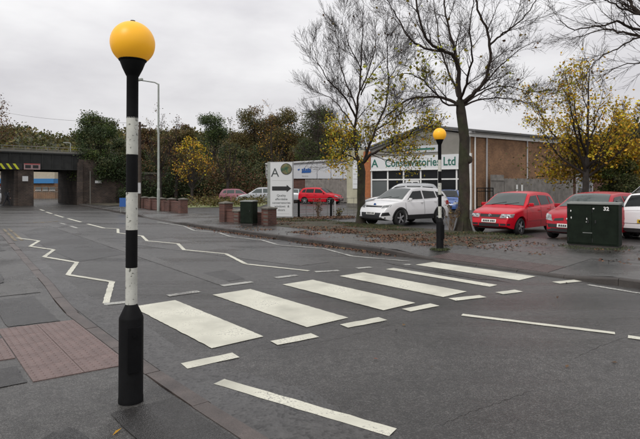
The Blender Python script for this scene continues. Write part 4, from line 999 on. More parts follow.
    def end(s, sg, off=.008):
        def f(y, z):
            lo, hi = s.L * .2, s.L / 2
            for _ in range(22):
                m = (lo + hi) / 2; x = sg * m
                wq = s.wy(x, s.zt(x) - .05); ok = z <= s.zt(x) + .03 * (1 - min(1, abs(y) / wq) ** 2) and abs(y) <= s.wy(x, z)
                if ok: lo = m
                else: hi = m
            return (sg * (lo + off), y, z)
        return f
    def screen(s, off=.012): return lambda x, y: (x, y, s.zroof(x, y) + off)

def wheel_mesh(r, w):
    ty = MB(); ty.lathe([(r * .66, -w / 2 + .01), (r * .9, -w / 2), (r * .98, -w / 2 + .02), (r, -w / 4), (r, w / 4), (r * .98, w / 2 - .02), (r * .9, w / 2), (r * .66, w / 2 - .01)], 30, axis='y', cap=False)
    rm = MB(); R_ = r * .68; rm.lathe([(.0005, w / 2 - .06), (R_ * .9, w / 2 - .075), (R_ * .92, w / 2 - .02), (R_ * 1.0, w / 2 - .008), (R_ * 1.02, w / 2 - .03)], 30, axis='y', cap=False)
    sp = MB()
    for k in range(5):
        a = 2 * math.pi * k / 5 + .3; dx = Vector((math.cos(a), 0, math.sin(a))); tx = Vector((-math.sin(a), 0, math.cos(a)))
        sp.obox(dx * R_ * .52 + Vector((0, w / 2 - .035, 0)), dx * R_ * .45, tx * R_ * .13, (0, .018, 0))
    sp.lathe([(.0005, w / 2 - .005), (R_ * .2, w / 2 - .008), (R_ * .24, w / 2 - .05)], 16, axis='y')
    return ty.mesh('wheel', 'tyre', True), rm.mesh('rim', 'car_trim', True), sp.mesh('spokes', 'rim', True)

def make_car(label, loc, heading, shape, paint, glass='car_glass', front=None, rear=None, clad=False, detail=True, group=None, screen_glass=None, name='parked_car'):
    c = thing(name, label, 'car', loc, heading, group); S = shape
    def B(mb, n_, m_, parent=c, sm=True): 
        o = mb.build(n_, m_, parent, sm, False)
        if parent is not c: pass
        return o
    bo = B(S.body(), 'body', paint); B(S.cabin(), 'cabin', paint)
    # inner block that closes the wheel wells
    ub = MB(); ub.box(-S.L / 2 + .25, S.L / 2 - .25, -S.W * .66, S.W * .66, S.zs - .02, .62); B(ub, 'underbody', 'car_trim', c, False)
    sg_ = screen_glass or glass
    x1 = S.rx1; roofpts = S.roof
    # windscreen and rear window: between roof edge and base
    def find(z, front_):
        rng_ = np.linspace(S.rx1 if front_ else S.rx0, 0, 200)
        for x in rng_:
            if S.zr(x) >= z: return float(x)
        return 0.0
    zmax = max(z for _, z in roofpts); zbF = S.zt(S.rx1); zbR = S.zt(S.rx0)
    fa, fb2 = find(zbF + .06, True), find(zmax - .07, True); ra, rb = find(zbR + .10, False), find(zmax - .10, False)
    def scr(xa, xb, n_):
        wa = S.cy(xa, S.zr(xa)) - .07; wb_ = S.cy(xb, S.zr(xb)) - .09
        mb = S.patch(((xa, -wa), (xa, wa), (xb, wb_), (xb, -wb_)), S.screen(), 10, 8); me = mb.mesh(n_, sg_, True)
        if sum(p.normal.z for p in me.polygons) < 0: me.flip_normals()
        return link(n_, me, c, False)
    ws = scr(fa, fb2, 'windscreen'); scr(ra, rb, 'rear_window')
    if detail:
        for y0, y1 in ((-.45, .05), (.05, .5)):
            a0 = S.screen(.02)(fa + .01, y0); a1 = S.screen(.02)(fa - .12, y1); MB().tube([a0, a1], .008, 4).build('wiper', 'car_trim', ws, False, False)
    for sg in (1, -1):
        for q in S.win:
            mb = S.patch(q, S.cside(sg), 8, 6); me = mb.mesh('side_window', glass, True); link('side_window', me, c, False)
        if detail:
            for pa, pb in S.seams:
                n_ = 12; mb = MB()
                for k in range(n_):
                    f = lambda u: (pa[0] + (pb[0] - pa[0]) * u, pa[1] + (pb[1] - pa[1]) * u)
                    x0_, z0_ = f(k / n_); x1_, z1_ = f((k + 1) / n_); e = .007; s_ = S.side(sg, .003)
                    mb.quad(s_(x0_ - e, z0_), s_(x0_ + e, z0_), s_(x1_ + e, z1_), s_(x1_ - e, z1_))
                mb.build('door_seam', 'car_trim', c, False, False)
            for x, z in S.handles:
                p = S.side(sg, .02)(x, z); MB().obox(p, (.085, 0, 0), (0, .014, 0), (0, 0, .016)).build('door_handle', paint, c, False, False)
            if clad or S.mould:
                z0, z1 = (S.zs + .0, S.zs + .2) if clad else S.mould
                mb = S.patch(((S.axles[1] + S.arch + .02, z0), (S.axles[0] - S.arch - .02, z0), (S.axles[0] - S.arch - .02, z1), (S.axles[1] + S.arch + .02, z1)), S.side(sg, .012), 14, 2); mb.build('side_moulding', 'car_trim' if clad else paint, c, True, False)
            if clad:
                for ax in S.axles:
                    mb = MB(); n_ = 20
                    for k in range(n_):
                        def pt(kk, rr):
                            a = math.pi * kk / n_; x = ax + rr * math.cos(a); z = max(S.zs + .02, S.wr + rr * math.sin(a) * .97); return S.side(sg, .012)(x, z)
                        mb.quad(pt(k, S.arch - .01), pt(k, S.arch + .055), pt(k + 1, S.arch + .055), pt(k + 1, S.arch - .01))
                    mb.build('arch_trim', 'car_trim', c, True, False)
            # mirror
            mx_ = S.win[0][1][0] - .06 if False else S.mirror[0]; yb = S.cy(mx_, S.mirror[1]) ; mi = MB()
            mi.obox((mx_, sg * (yb + .11), S.mirror[1]), (.05, 0, 0), (.02, sg * .085, 0), (0, 0, .058)); mi.obox((mx_ + .02, sg * (yb + .02), S.mirror[1] - .04), (.03, 0, 0), (0, .06, 0), (0, 0, .025))
            o = mi.build('mirror', paint, c, False, False); bv = o.modifiers.new('b', 'BEVEL'); bv.width = .03; bv.segments = 3
        for ax in S.axles:
            tm, rm, spm = S.wm
            w_ = link('wheel', tm, c, False); w_.location = (ax, sg * (S.W - .115), S.wr); w_.rotation_euler = (0, random.random() * 6 if sg > 0 else 0, 0 if sg > 0 else math.pi)
            link('rim', rm, w_, False); link('spokes', spm, w_, False)
    (front or (lambda *a: None))(c, S, B, paint); (rear or (lambda *a: None))(c, S, B, paint)
    return c
def pane(S, c, n_, m_, corners, fn, parent=None, sm=True, nu=6, nv=4):
    me = S.patch(corners, fn, nu, nv).mesh(n_, m_, sm); return link(n_, me, parent or c, False)
def plate(S, c, fn, z0, z1, m_, w=.26, off=.02):
    o = pane(S, c, 'number_plate', m_, ((-w, z0), (w, z0), (w, z1), (-w, z1)), fn(off))
    for k, (a, b) in enumerate(((-.21, -.16), (-.145, -.10), (-.085, -.04), (-.025, .02), (.06, .105), (.12, .165), (.18, .215))):
        pane(S, c, 'plate_mark', 'sign_black', ((a, z0 + .025), (b, z0 + .025), (b, z1 - .025), (a, z1 - .025)), fn(off + .006), o, True, 1, 1)

# hatchback with twin oval lamps
hatch = Car(3.75, 1.66, [(-1.875, .42), (-1.86, .60), (-1.83, .88), (-1.74, .95), (-1.0, .95), (0.0, .925), (.60, .905), (.92, .90), (1.30, .835), (1.58, .765), (1.74, .68), (1.83, .56), (1.868, .44), (1.875, .40)],
            [(-1.83, .88), (-1.62, 1.20), (-1.46, 1.355), (-1.2, 1.405), (-.55, 1.425), (.0, 1.39), (.22, 1.335), (.60, 1.10), (.95, .885)], (1.19, -1.22), .285, .21, .34, .26, .13)
hatch.win = [((.66, .965), (-.26, .975), (-.26, 1.32), (.22, 1.285)), ((-.36, .98), (-1.10, .995), (-1.06, 1.30), (-.36, 1.325)), ((-1.16, 1.0), (-1.52, 1.02), (-1.36, 1.255), (-1.12, 1.29))]
hatch.seams = [((.80, .30), (.80, .88)), ((-.31, .28), (-.31, .93)), ((-1.02, .60), (-1.13, .93))]; hatch.handles = [(-.17, .80), (-.98, .82)]; hatch.mould = (.46, .53); hatch.mirror = (.58, 1.0); hatch.wm = wheel_mesh(.285, .19)
suv = Car(4.53, 1.86, [(-2.265, .52), (-2.25, .72), (-2.20, 1.02), (-2.08, 1.10), (-1.2, 1.10), (0, 1.05), (.75, 1.03), (1.15, 1.05), (1.60, 1.00), (1.92, .90), (2.10, .76), (2.21, .60), (2.255, .50), (2.265, .46)],
          [(-2.20, 1.05), (-2.0, 1.32), (-1.86, 1.45), (-1.62, 1.545), (-1.0, 1.60), (-.45, 1.615), (.1, 1.58), (.36, 1.52), (.80, 1.28), (1.22, 1.03)], (1.33, -1.36), .345, .27, .33, .26, .14, .075)
suv.win = [((.83, 1.11), (-.22, 1.13), (-.22, 1.485), (.34, 1.455)), ((-.32, 1.135), (-1.20, 1.17), (-1.14, 1.455), (-.32, 1.488)), ((-1.28, 1.18), (-1.86, 1.25), (-1.68, 1.40), (-1.24, 1.45))]
suv.seams = [((.98, .42), (1.0, 1.0)), ((-.27, .42), (-.27, 1.08)), ((-1.12, .75), (-1.28, 1.10))]; suv.handles = [(-.12, .97), (-1.1, 1.0)]; suv.mould = None; suv.mirror = (.74, 1.12); suv.wm = wheel_mesh(.345, .23)
est = Car(4.6, 1.78, [(-2.3, .45), (-2.28, .65), (-2.22, .95), (-2.1, 1.0), (-1.0, 1.0), (.6, .96), (1.0, .95), (1.5, .88), (1.95, .76), (2.2, .6), (2.29, .45), (2.3, .4)],
          [(-2.2, .96), (-2.0, 1.34), (-1.8, 1.5), (-1.2, 1.56), (-.4, 1.57), (.2, 1.5), (.7, 1.2), (1.1, .95)], (1.36, -1.36), .32, .22, .34)
est.win = [((.75, 1.03), (-.26, 1.04), (-.26, 1.44), (.28, 1.40)), ((-.36, 1.05), (-1.15, 1.06), (-1.1, 1.44), (-.36, 1.45)), ((-1.22, 1.07), (-1.95, 1.1), (-1.75, 1.40), (-1.2, 1.43))]
est.seams = [((.9, .35), (.9, .92)), ((-.3, .35), (-.3, .96))]; est.handles = [(-.16, .86), (-1.0, .88)]; est.mould = None; est.mirror = (.64, 1.04); est.wm = wheel_mesh(.32, .2)

def front_polo(c, S, B, paint):
    f = S.end(1)
    pane(S, c, 'grille', 'car_trim', ((-.34, .60), (.34, .60), (.37, .70), (-.37, .70)), f)
    for sg in (1, -1):
        h = pane(S, c, 'headlight', 'lamp_clear', ((sg * .37, .585), (sg * .74, .60), (sg * .76, .715), (sg * .38, .715)), S.end(1, .010))
        for yy in (.47, .63):
            p = S.end(1, .016)(sg * yy, .65); MB().lathe([(.0005, .012), (.045, .008), (.055, -.01)], 14, axis='y').build('lens', 'chrome', h, True, False).matrix_local = Matrix.Translation(p) @ Matrix.Rotation(R(-90), 4, 'Z')
        pane(S, c, 'fog_inlet', 'car_trim', ((sg * .40, .33), (sg * .68, .34), (sg * .68, .40), (sg * .40, .40)), f)
    pane(S, c, 'lower_grille', 'car_trim', ((-.36, .29), (.36, .29), (.36, .40), (-.36, .40)), f)
    pane(S, c, 'bumper_line', 'car_trim', ((-.74, .555), (.74, .555), (.74, .568), (-.74, .568)), S.end(1, .006), None, True, 20, 1)
    plate(S, c, lambda o: S.end(1, o), .425, .535, 'plate_white')
    p = S.end(1, .02)(0, .65); bg_ = MB(); bg_.lathe([(.045, .0), (.052, .01), (.058, .0)], 20, axis='y')
    b = bg_.build('badge', 'chrome', c, True, False); b.matrix_local = Matrix.Translation(p) @ Matrix.Rotation(R(-90), 4, 'Z')
    for zz in ((.03, -.028),): MB().tube([(-.03, .006, .034), (0, .006, -.034), (.03, .006, .034)], .007, 5).build('badge_mark', 'chrome', b, False, False)
def front_clio(c, S, B, paint):
    f = S.end(1)
    for sg in (1, -1):
        pane(S, c, 'headlight', 'lamp_clear', ((sg * .42, .58), (sg * .76, .64), (sg * .74, .80), (sg * .55, .76)), S.end(1, .010))
        pane(S, c, 'upper_grille', 'car_trim', ((sg * .10, .61), (sg * .40, .59), (sg * .38, .66), (sg * .12, .69)), f)
    pane(S, c, 'lower_grille', 'car_trim', ((-.55, .27), (.55, .27), (.6, .37), (-.6, .37)), f)
    pane(S, c, 'bumper_strip', 'car_trim', ((-.7, .40), (.7, .40), (.7, .50), (-.7, .50)), S.end(1, .012), None, True, 16, 2)
    plate(S, c, lambda o: S.end(1, o), .405, .515, 'plate_white', off=.03)
    p = S.end(1, .02)(0, .65); MB().add([(p[0] + .01, 0, .60), (p[0] + .01, .04, .65), (p[0] + .01, 0, .70), (p[0] + .01, -.04, .65), (p[0] + .03, 0, .65)], [(0, 1, 4), (1, 2, 4), (2, 3, 4), (3, 0, 4)]).build('badge', 'chrome', c, False, False)
def front_suv(c, S, B, paint):
    f = S.end(1)
    pane(S, c, 'grille', 'car_trim', ((-.46, .80), (.46, .80), (.50, .86), (-.50, .86)), f)
    pane(S, c, 'chrome_bar', 'chrome', ((-.46, .822), (.46, .822), (.46, .835), (-.46, .835)), S.end(1, .016))
    pane(S, c, 'lower_grille', 'car_trim', ((-.50, .36), (.50, .36), (.58, .58), (-.58, .58)), f)
    pane(S, c, 'skirt', 'car_trim', ((-.75, .34), (.75, .34), (.75, .40), (-.75, .40)), S.end(1, .012), None, True, 16, 2)
    for sg in (1, -1):
        pane(S, c, 'headlight', 'lamp_clear', ((sg * .50, .76), (sg * .84, .82), (sg * .85, .92), (sg * .54, .87)), S.end(1, .010))
        pane(S, c, 'fog_inlet', 'car_trim', ((sg * .62, .43), (sg * .84, .47), (sg * .82, .60), (sg * .66, .58)), S.end(1, .010))
    plate(S, c, lambda o: S.end(1, o), .50, .61, 'plate_white')
    p = S.end(1, .02)(0, .9); MB().lathe([(.0005, .01), (.06, .008), (.07, -.01)], 16, axis='y').build('badge', 'sign_blue', c, True, False).matrix_local = Matrix.Translation(p) @ Matrix.Rotation(R(-90), 4, 'Z')
def rear_hatch(c, S, B, paint):
    z = .75
    for sg in (1, -1): pane(S, c, 'tail_light', 'lamp_red', ((sg * .60, .62), (sg * .78, .62), (sg * .77, .90), (sg * .66, .90)), S.end(-1, .012))
    plate(S, c, lambda o: S.end(-1, o), .52, .63, 'plate_yellow')
    pane(S, c, 'bumper', 'car_trim', ((-.7, .28), (.7, .28), (.7, .36), (-.7, .36)), S.end(-1, .012), None, True, 12, 2)
    pane(S, c, 'bumper_line', 'car_trim', ((-.74, .50), (.74, .50), (.74, .51), (-.74, .51)), S.end(-1, .008), None, True, 12, 1)
def rear_suv(c, S, B, paint):
    for sg in (1, -1): pane(S, c, 'tail_light', 'lamp_red', ((sg * .66, .85), (sg * .88, .85), (sg * .87, 1.03), (sg * .72, 1.03)), S.end(-1, .012))
    for sg in (1, -1): pane(S, c, 'tail_light_wrap', 'lamp_red', ((-2.18, .90), (-1.92, .93), (-1.96, 1.04), (-2.14, 1.04)), S.side(sg, .010))
HN = math.atan2(-NV.y, -NV.x)         # nose towards the road
HP = math.atan2(NV.y, NV.x)           # tail towards the road
zc = .07
fw = spot(396.7, 226.6, zc); rw_ = spot(440.7, 223.5, zc); hd2 = math.atan2(fw.y - rw_.y, fw.x - rw_.x)
def place(front_left_wheel, heading, S):
    """centre of a car from the ground contact of its left front wheel"""
    f = Vector((math.cos(heading), math.sin(heading), 0)); l = Vector((-f.y, f.x, 0)); return front_left_wheel - f * S.axles[0] - l * (S.W - .1)
make_car('white compact SUV with black sills parked behind the slim tree', place(fw, hd2, suv) + Vector((.06, .04, 0)), hd2, suv, 'car_white', 'car_glass', front_suv, rear_suv, True, screen_glass='car_glass_sheen').scale = (.92, .97, .98)
h3 = HN + R(3); make_car('red hatchback with twin round headlights parked right of the big tree', place(spot(519.2, 235, zc), h3, hatch), h3, hatch, 'car_red', 'car_glass', front_polo, rear_hatch, screen_glass='car_glass_sheen')
clio = Car(3.80, 1.68, [(-1.90, .42), (-1.88, .60), (-1.85, .88), (-1.76, .95), (-1.0, .95), (0.0, .935), (.55, .925), (.98, .92), (1.35, .86), (1.62, .77), (1.78, .66), (1.86, .54), (1.893, .44), (1.90, .38)],
            [(-1.86, .88), (-1.64, 1.20), (-1.46, 1.35), (-1.2, 1.41), (-.5, 1.43), (.05, 1.38), (.28, 1.31), (.66, 1.09), (1.02, .90)], (1.22, -1.25), .29, .21, .36, .30, .14)
clio.win = [((.70, .985), (-.30, .995), (-.30, 1.33), (.24, 1.285)), ((-.40, 1.0), (-1.45, 1.03), (-1.28, 1.28), (-.40, 1.33))]; clio.seams = hatch.seams[:2]; clio.handles = [(-.2, .82)]; clio.mould = (.44, .50); clio.mirror = (.62, 1.02); clio.wm = hatch.wm
cfr = spot(546, 239, zc); hc = HN + R(-2); f_ = Vector((math.cos(hc), math.sin(hc), 0)); l_ = Vector((-f_.y, f_.x, 0))
make_car('red car with diamond badge half hidden behind the number 32 cabinet', cfr - f_ * 1.72 + l_ * .70, hc, clio, 'car_red_dull', 'car_glass', front_clio, rear_hatch, screen_glass='car_glass_sheen')
wr_ = spot(622, 239, zc); f2 = Vector((math.cos(HP), math.sin(HP), 0)); l2 = Vector((-f2.y, f2.x, 0))
make_car('white hatchback with yellow plate backed up at the frame edge', wr_ + f2 * 1.80 - l2 * .70, HP, hatch, 'car_white', 'car_glass', front_polo, rear_hatch)
def simple_front(c, S, B, paint):
    for sg in (1, -1): pane(S, c, 'headlight', 'lamp_clear', ((sg * .45, .58), (sg * .74, .60), (sg * .74, .72), (sg * .50, .70)), S.end(1, .010))
    pane(S, c, 'grille', 'car_trim', ((-.4, .34), (.4, .34), (.42, .5), (-.42, .5)), S.end(1)); plate(S, c, lambda o: S.end(1, o), .42, .53, 'plate_white')
p = atd(618, 190, 24); make_car('white car roof showing behind the white hatchback at the frame edge', (p.x + 2.0, p.y, .07), R(200), est, 'car_white', 'car_glass', simple_front).scale = (1, 1, 1.2)
p = atd(401, 190, 28.5); make_car('silver people carrier parked behind the white compact SUV', (p.x, p.y, .07), R(168), est, 'car_silver', 'car_glass', simple_front).scale = (1, 1, 1.15)
p = atd(448, 190, 31.5); make_car('blue hatchback near the showroom glazing behind the far beacon', (p.x, p.y, .07), R(250), hatch, 'car_blue', 'car_glass', simple_front, rear_hatch)
p = atd(321, 190, 48); make_car('small red hatchback facing right before the grey board fence', (p.x, p.y, .07), R(-24), hatch, 'car_red', 'car_glass', front_clio).scale = (1.1, 1.1, 1.08)
p = atd(238, 190, 50); make_car('maroon car half hidden by plants left of the silver car', (p.x, p.y, .07), R(10), hatch, 'car_pink', 'car_glass_sheen', detail=False)
p = atd(259.5, 190, 49); make_car('silver car seen between the small cabinet and the showroom sign', (p.x, p.y, .07), R(185), est, 'car_silver', 'car_glass_sheen', detail=False)
p = atd(296, 190, 52); make_car('pale silver car just left of the small red hatchback', (p.x, p.y, .07), R(80), hatch, 'car_silver', 'car_glass_sheen', detail=False)
p = spot(-6, 204, 0); make_car('white car glimpsed under the left bridge opening', (p.x - .2, p.y + 2, 0), R(150), est, 'car_white', 'car_glass', detail=False)

# ================================================================== TREES AND PLANTS
def leaf_arrays(centers, size, jitter=.35, flat=0.0):
    """one small four-sided leaf per centre, turned at random"""
    c = np.asarray(centers, float); n = len(c)
    if n == 0: return np.zeros((0, 3)), []
    sz = size * (1 + jitter * rng.uniform(-1, 1, n))
    nrm = rng.normal(size=(n, 3)); nrm[:, 2] = nrm[:, 2] * (1 - flat) + flat * 3; nrm /= np.linalg.norm(nrm, axis=1)[:, None]
    a = rng.normal(size=(n, 3)); a -= nrm * (a * nrm).sum(1)[:, None]; a /= np.linalg.norm(a, axis=1)[:, None]; b = np.cross(nrm, a)
    L_ = sz[:, None] * .62; W_ = sz[:, None] * .40
    v = np.stack([c - a * L_, c + b * W_ - a * L_ * .1 + nrm * W_ * .25, c + a * L_, c - b * W_ - a * L_ * .1 + nrm * W_ * .25], 1).reshape(-1, 3)
    return v, n
def mesh_np(name, v, n, material):
    me = bpy.data.meshes.new(name); me.vertices.add(len(v)); me.vertices.foreach_set('co', np.ascontiguousarray(v, dtype=np.float32).ravel())
    me.loops.add(4 * n); me.loops.foreach_set('vertex_index', np.arange(4 * n, dtype=np.int32)); me.polygons.add(n)
    me.polygons.foreach_set('loop_start', np.arange(0, 4 * n, 4, dtype=np.int32)); me.update(); me.validate(); me.materials.append(M[material]); return me
def leaves(name, centers, size, material, parent=None, flat=0.0):
    v, n = leaf_arrays(centers, size, flat=flat); return link(name, mesh_np(name, v, n, material), parent)

class Wood:
    """branches grown from limbs; gathers tubes and the twig ends"""
    def __init__(s, seed): s.mb = MB(); s.tips = []; s.r = random.Random(seed)
    def limb(s, pts, r0, r1, n=7):
        pts = [Vector(p) for p in pts]; q = []
        for i in range(len(pts) - 1):
            p0 = pts[max(i - 1, 0)]; p1 = pts[i]; p2 = pts[i + 1]; p3 = pts[min(i + 2, len(pts) - 1)]
            for k in range(4):
                t = k / 4; q.append(.5 * ((2 * p1) + (p2 - p0) * t + (2 * p0 - 5 * p1 + 4 * p2 - p3) * t * t + (-p0 + 3 * p1 - 3 * p2 + p3) * t ** 3))
        q.append(pts[-1]); m = len(q)
        wob = min(.05, r0)
        q = [p + Vector((s.r.uniform(-1, 1), s.r.uniform(-1, 1), s.r.uniform(-1, 1))) * wob * .6 if 0 < i < m - 1 else p for i, p in enumerate(q)]
        rad = [r0 + (r1 - r0) * (i / (m - 1)) ** .8 for i in range(m)]; s.mb.tube(q, rad, n, False); return q, rad
    def grow(s, q, rad, level, count, length, spread=55, up=.25, lo=.2, thin=.62, sides=4, minr=.004, leafp=1.0, curl=.16):
        r_ = s.r
        for c in range(count):
            f = lo + (1 - lo) * (c + r_.random()) / count; i = min(len(q) - 2, int(f * (len(q) - 1))); fr = f * (len(q) - 1) - i
            p = q[i].lerp(q[i + 1], fr); t = (q[i + 1] - q[i]).normalized(); ax = t.orthogonal().normalized(); ax.rotate(Matrix.Rotation(r_.random() * 6.283, 3, t))
            ang = R(spread) * r_.uniform(.6, 1.2) * (1 - .35 * f); d = (t * math.cos(ang) + ax * math.sin(ang)).normalized()
            ln = length * r_.uniform(.6, 1.15) * (1.15 - .55 * f); ra = max(minr, rad[i] * thin * r_.uniform(.7, 1)); ra = min(ra, ln * .03 + minr)
            m = 5; pts = [p]; dd = d.copy()
            for k in range(m):
                dd = (dd + Vector((r_.uniform(-1, 1), r_.uniform(-1, 1), r_.uniform(-1, 1))) * curl + Vector((0, 0, up * .22))).normalized(); pts.append(pts[-1] + dd * ln / m)
            rr = [ra * (1 - .8 * k / m) for k in range(m + 1)]; rr = [max(minr * .6, x) for x in rr]
            s.mb.tube(pts, rr, sides if level > 1 else 3, False)
            if level > 1: s.grow(pts, rr, level - 1, max(3, int(count * .75)), length * .52, spread, up, .2, thin, 3, minr, leafp, curl)
            else:
                s.tips.append(pts[-1]); s.tips.append(pts[3])

def tree_thing(name, label, base, group=None): return thing(name, label, 'tree', base, 0, group)

def px(d0, *pts):
    """limb points measured as (x, y, depth offset)"""
    return [atd(x, y, d0 + o) for x, y, o in pts]

# --- big bare tree beside the crossing
D = 18.0; base = spot(464, 231, .11); base.y = D; base.x = (464 - 320) / FPX * D
bt = tree_thing('bare_tree', 'big bare mossy roadside tree with spreading limbs left of the red hatchback', base)
tr = MB(); trunk = [base + Vector((0, 0, -.1)), base + Vector((.0, 0, .12)), base + Vector((-.02, 0, .45)), base + Vector((.02, .02, 1.4)), base + Vector((.0, .03, 2.4)), base + Vector((.02, 0, 3.3)), atd(461, 112, D), atd(460, 100, D)]
tr.tube(trunk, [.30, .25, .215, .20, .19, .18, .175, .13], 14, False)
for k in range(5):
    a = k * 1.26 + .4; tr.tube([base + Vector((math.cos(a) * .16, math.sin(a) * .16, .42)), base + Vector((math.cos(a) * .24, math.sin(a) * .24, .12)), base + Vector((math.cos(a) * .34, math.sin(a) * .34, -.06))], [.07, .07, .04], 7, False)
tr.lathe([(.001, -.16), (.10, -.1), (.13, 0), (.10, .1), (.001, .16)], 10, tuple(base + Vector((.17, -.05, 2.55)))); tr.build('trunk', 'bark', bt, True)
w = Wood(3)
LB = [(px(D, (460, 108, 0), (459, 78, -.1), (455, 58, -.3), (441, 50, -.6), (427, 40, -.9), (419, 20, -1.1), (415, -6, -1.2), (410, -40, -1.3)), .13, .035),
      (px(D, (459, 80, 0), (458, 62, .2), (453, 42, .5), (447, 20, .7), (444, -4, .9), (446, -40, 1.0)), .10, .03),
      (px(D, (461, 104, 0), (472, 95, -.2), (484, 82, -.4), (490, 60, -.5), (488, 32, -.6), (478, 10, -.7), (472, -18, -.8), (462, -50, -.8)), .12, .035),
      (px(D, (490, 45, -.5), (500, 36, -.7), (514, 26, -1), (530, 10, -1.3), (541, -8, -1.5)), .06, .02),
      (px(D, (460, 106, 0), (446, 99, .3), (428, 97, .6), (410, 99, .9), (396, 108, 1.2), (384, 119, 1.4)), .10, .025),
      (px(D, (441, 51, -.5), (424, 48, -.2), (408, 36, 0), (400, 22, .1), (392, 8, .2), (380, -10, .2)), .07, .02),
      (px(D, (464, 104, 0), (480, 88, .5), (497, 70, 1.0), (514, 54, 1.5), (536, 41, 1.9)), .075, .015),
      (px(D, (463, 106, 0), (484, 99, -.6), (510, 99, -1.2), (536, 105, -1.7)), .06, .012),
      (px(D, (464, 105, 0), (486, 90, .4), (505, 86, .9), (530, 92, 1.4), (556, 90, 1.8)), .05, .012),
      (px(D, (460, 100, 0), (456, 88, 1.0), (448, 70, 2.0), (440, 45, 2.6), (436, 15, 3.0), (430, -20, 3.2)), .09, .02),
      (px(D, (461, 100, 0), (466, 84, -1.0), (472, 60, -1.8), (470, 30, -2.4), (474, 0, -2.8)), .08, .02),
      (px(D, (458, 106, 0), (446, 104, -.8), (434, 92, -1.6), (420, 78, -2.2), (404, 74, -2.6), (388, 80, -2.8)), .06, .012)]
for pts, r0, r1 in LB:
    q, rad = w.limb(pts, r0 * .68, r1 * .6); w.grow(q, rad, 3, 11, 1.4, 50, .2, .15, .55, 4, .0054)
w.mb.build('crown', 'twig', bt, True)
tp = np.array([tuple(p) for p in w.tips]); low = tp[(tp[:, 2] < 6.2) & (tp[:, 0] > 6.5)]; low2 = tp[(tp[:, 2] < 6.3) & (tp[:, 0] < 4.6)]
pick = lambda a, n: a[rng.choice(len(a), min(n, len(a)), replace=False)] if len(a) else a
cl = np.concatenate([pick(low, 40).repeat(3, 0), pick(low2, 110).repeat(4, 0), pick(tp, 60)]); cl = cl + rng.normal(size=cl.shape) * .10
leaves('leaves', cl, .10, 'leaf_lime', bt)
cl = pick(tp, 50); leaves('leaves', cl, .11, 'leaf_brown', bt)

# --- slim tree with yellow leaves before the SUV
D = 21.4; base = atd(361, 224.5, D)
yt = tree_thing('half_bare_tree', 'slim roadside tree with yellow leaves low in its crown before the white SUV', base)
tr = MB(); tr.tube([base + Vector((0, 0, -.1)), base + Vector((0, 0, .15)), base + Vector((.02, 0, .6)), atd(361, 195, D), atd(361.5, 172, D), atd(360, 160, D)], [.30, .23, .185, .17, .175, .14], 12, False); tr.build('trunk', 'bark', yt, True)
w = Wood(5)
LB = [(px(D, (360, 170, 0), (356, 150, .1), (355, 128, .2), (357, 105, .1), (361, 75, 0), (362, 45, -.1), (363, 12, -.2)), .11, .012),
      (px(D, (356, 118, .2), (350, 105, -.2), (340, 92, -.6), (328, 80, -.9), (318, 62, -1.2), (312, 45, -1.3)), .06, .008),
      (px(D, (361, 166, 0), (371, 155, -.4), (386, 147, -.9), (402, 140, -1.3), (414, 130, -1.6)), .09, .02),
      (px(D, (361, 168, 0), (368, 150, .4), (376, 128, .8), (386, 104, 1.1), (388, 75, 1.2), (387, 40, 1.2), (386, 20, 1.2)), .09, .01),
      (px(D, (358, 150, .1), (345, 138, .5), (332, 126, .8), (318, 118, 1.1)), .06, .01),
      (px(D, (361, 95, 0), (368, 80, -.5), (378, 65, -.9), (390, 54, -1.3)), .04, .008),
      (px(D, (356, 130, .2), (342, 110, 1.0), (330, 98, 1.6), (314, 92, 2.0)), .05, .008),
      (px(D, (362, 70, 0), (352, 52, -.3), (346, 35, -.5), (342, 20, -.6)), .035, .007),
      (px(D, (388, 80, 1.2), (398, 65, 1.4), (404, 48, 1.5)), .03, .007),
      (px(D, (361, 162, 0), (350, 156, -.8), (336, 150, -1.4), (324, 150, -1.8)), .05, .01),
      (px(D, (376, 130, .8), (392, 120, .4), (404, 112, .0), (416, 108, -.3)), .045, .008),
      (px(D, (357, 108, 0), (348, 88, .6), (340, 62, 1.2), (338, 36, 1.6)), .05, .008),
      (px(D, (361, 90, 0), (370, 66, .8), (376, 42, 1.4), (374, 18, 1.8)), .045, .008)]
for i, (pts, r0, r1) in enumerate(LB):
    q, rad = w.limb(pts, r0 * .85, r1); w.grow(q, rad, 3, 12, 1.6, 46, .4, .12, .5, 4, .0055)
w.mb.build('crown', 'twig', yt, True)
tp = np.array([tuple(p) for p in w.tips]); zlow = atd(360, 122, D).z
low = tp[(tp[:, 2] < zlow) & (tp[:, 0] > atd(326, 180, D).x)]; cl = pick(low, 340).repeat(5, 0); cl = cl + rng.normal(size=cl.shape) * np.array([.13, .13, .2]); leaves('leaves', cl, .085, 'leaf_yellow', yt)
cl = pick(low, 300).repeat(5, 0); cl = cl + rng.normal(size=cl.shape) * np.array([.13, .13, .2]); leaves('leaves', cl, .085, 'leaf_lime', yt)
cl = pick(tp, 60); leaves('leaves', cl, .1, 'leaf_brown', yt)

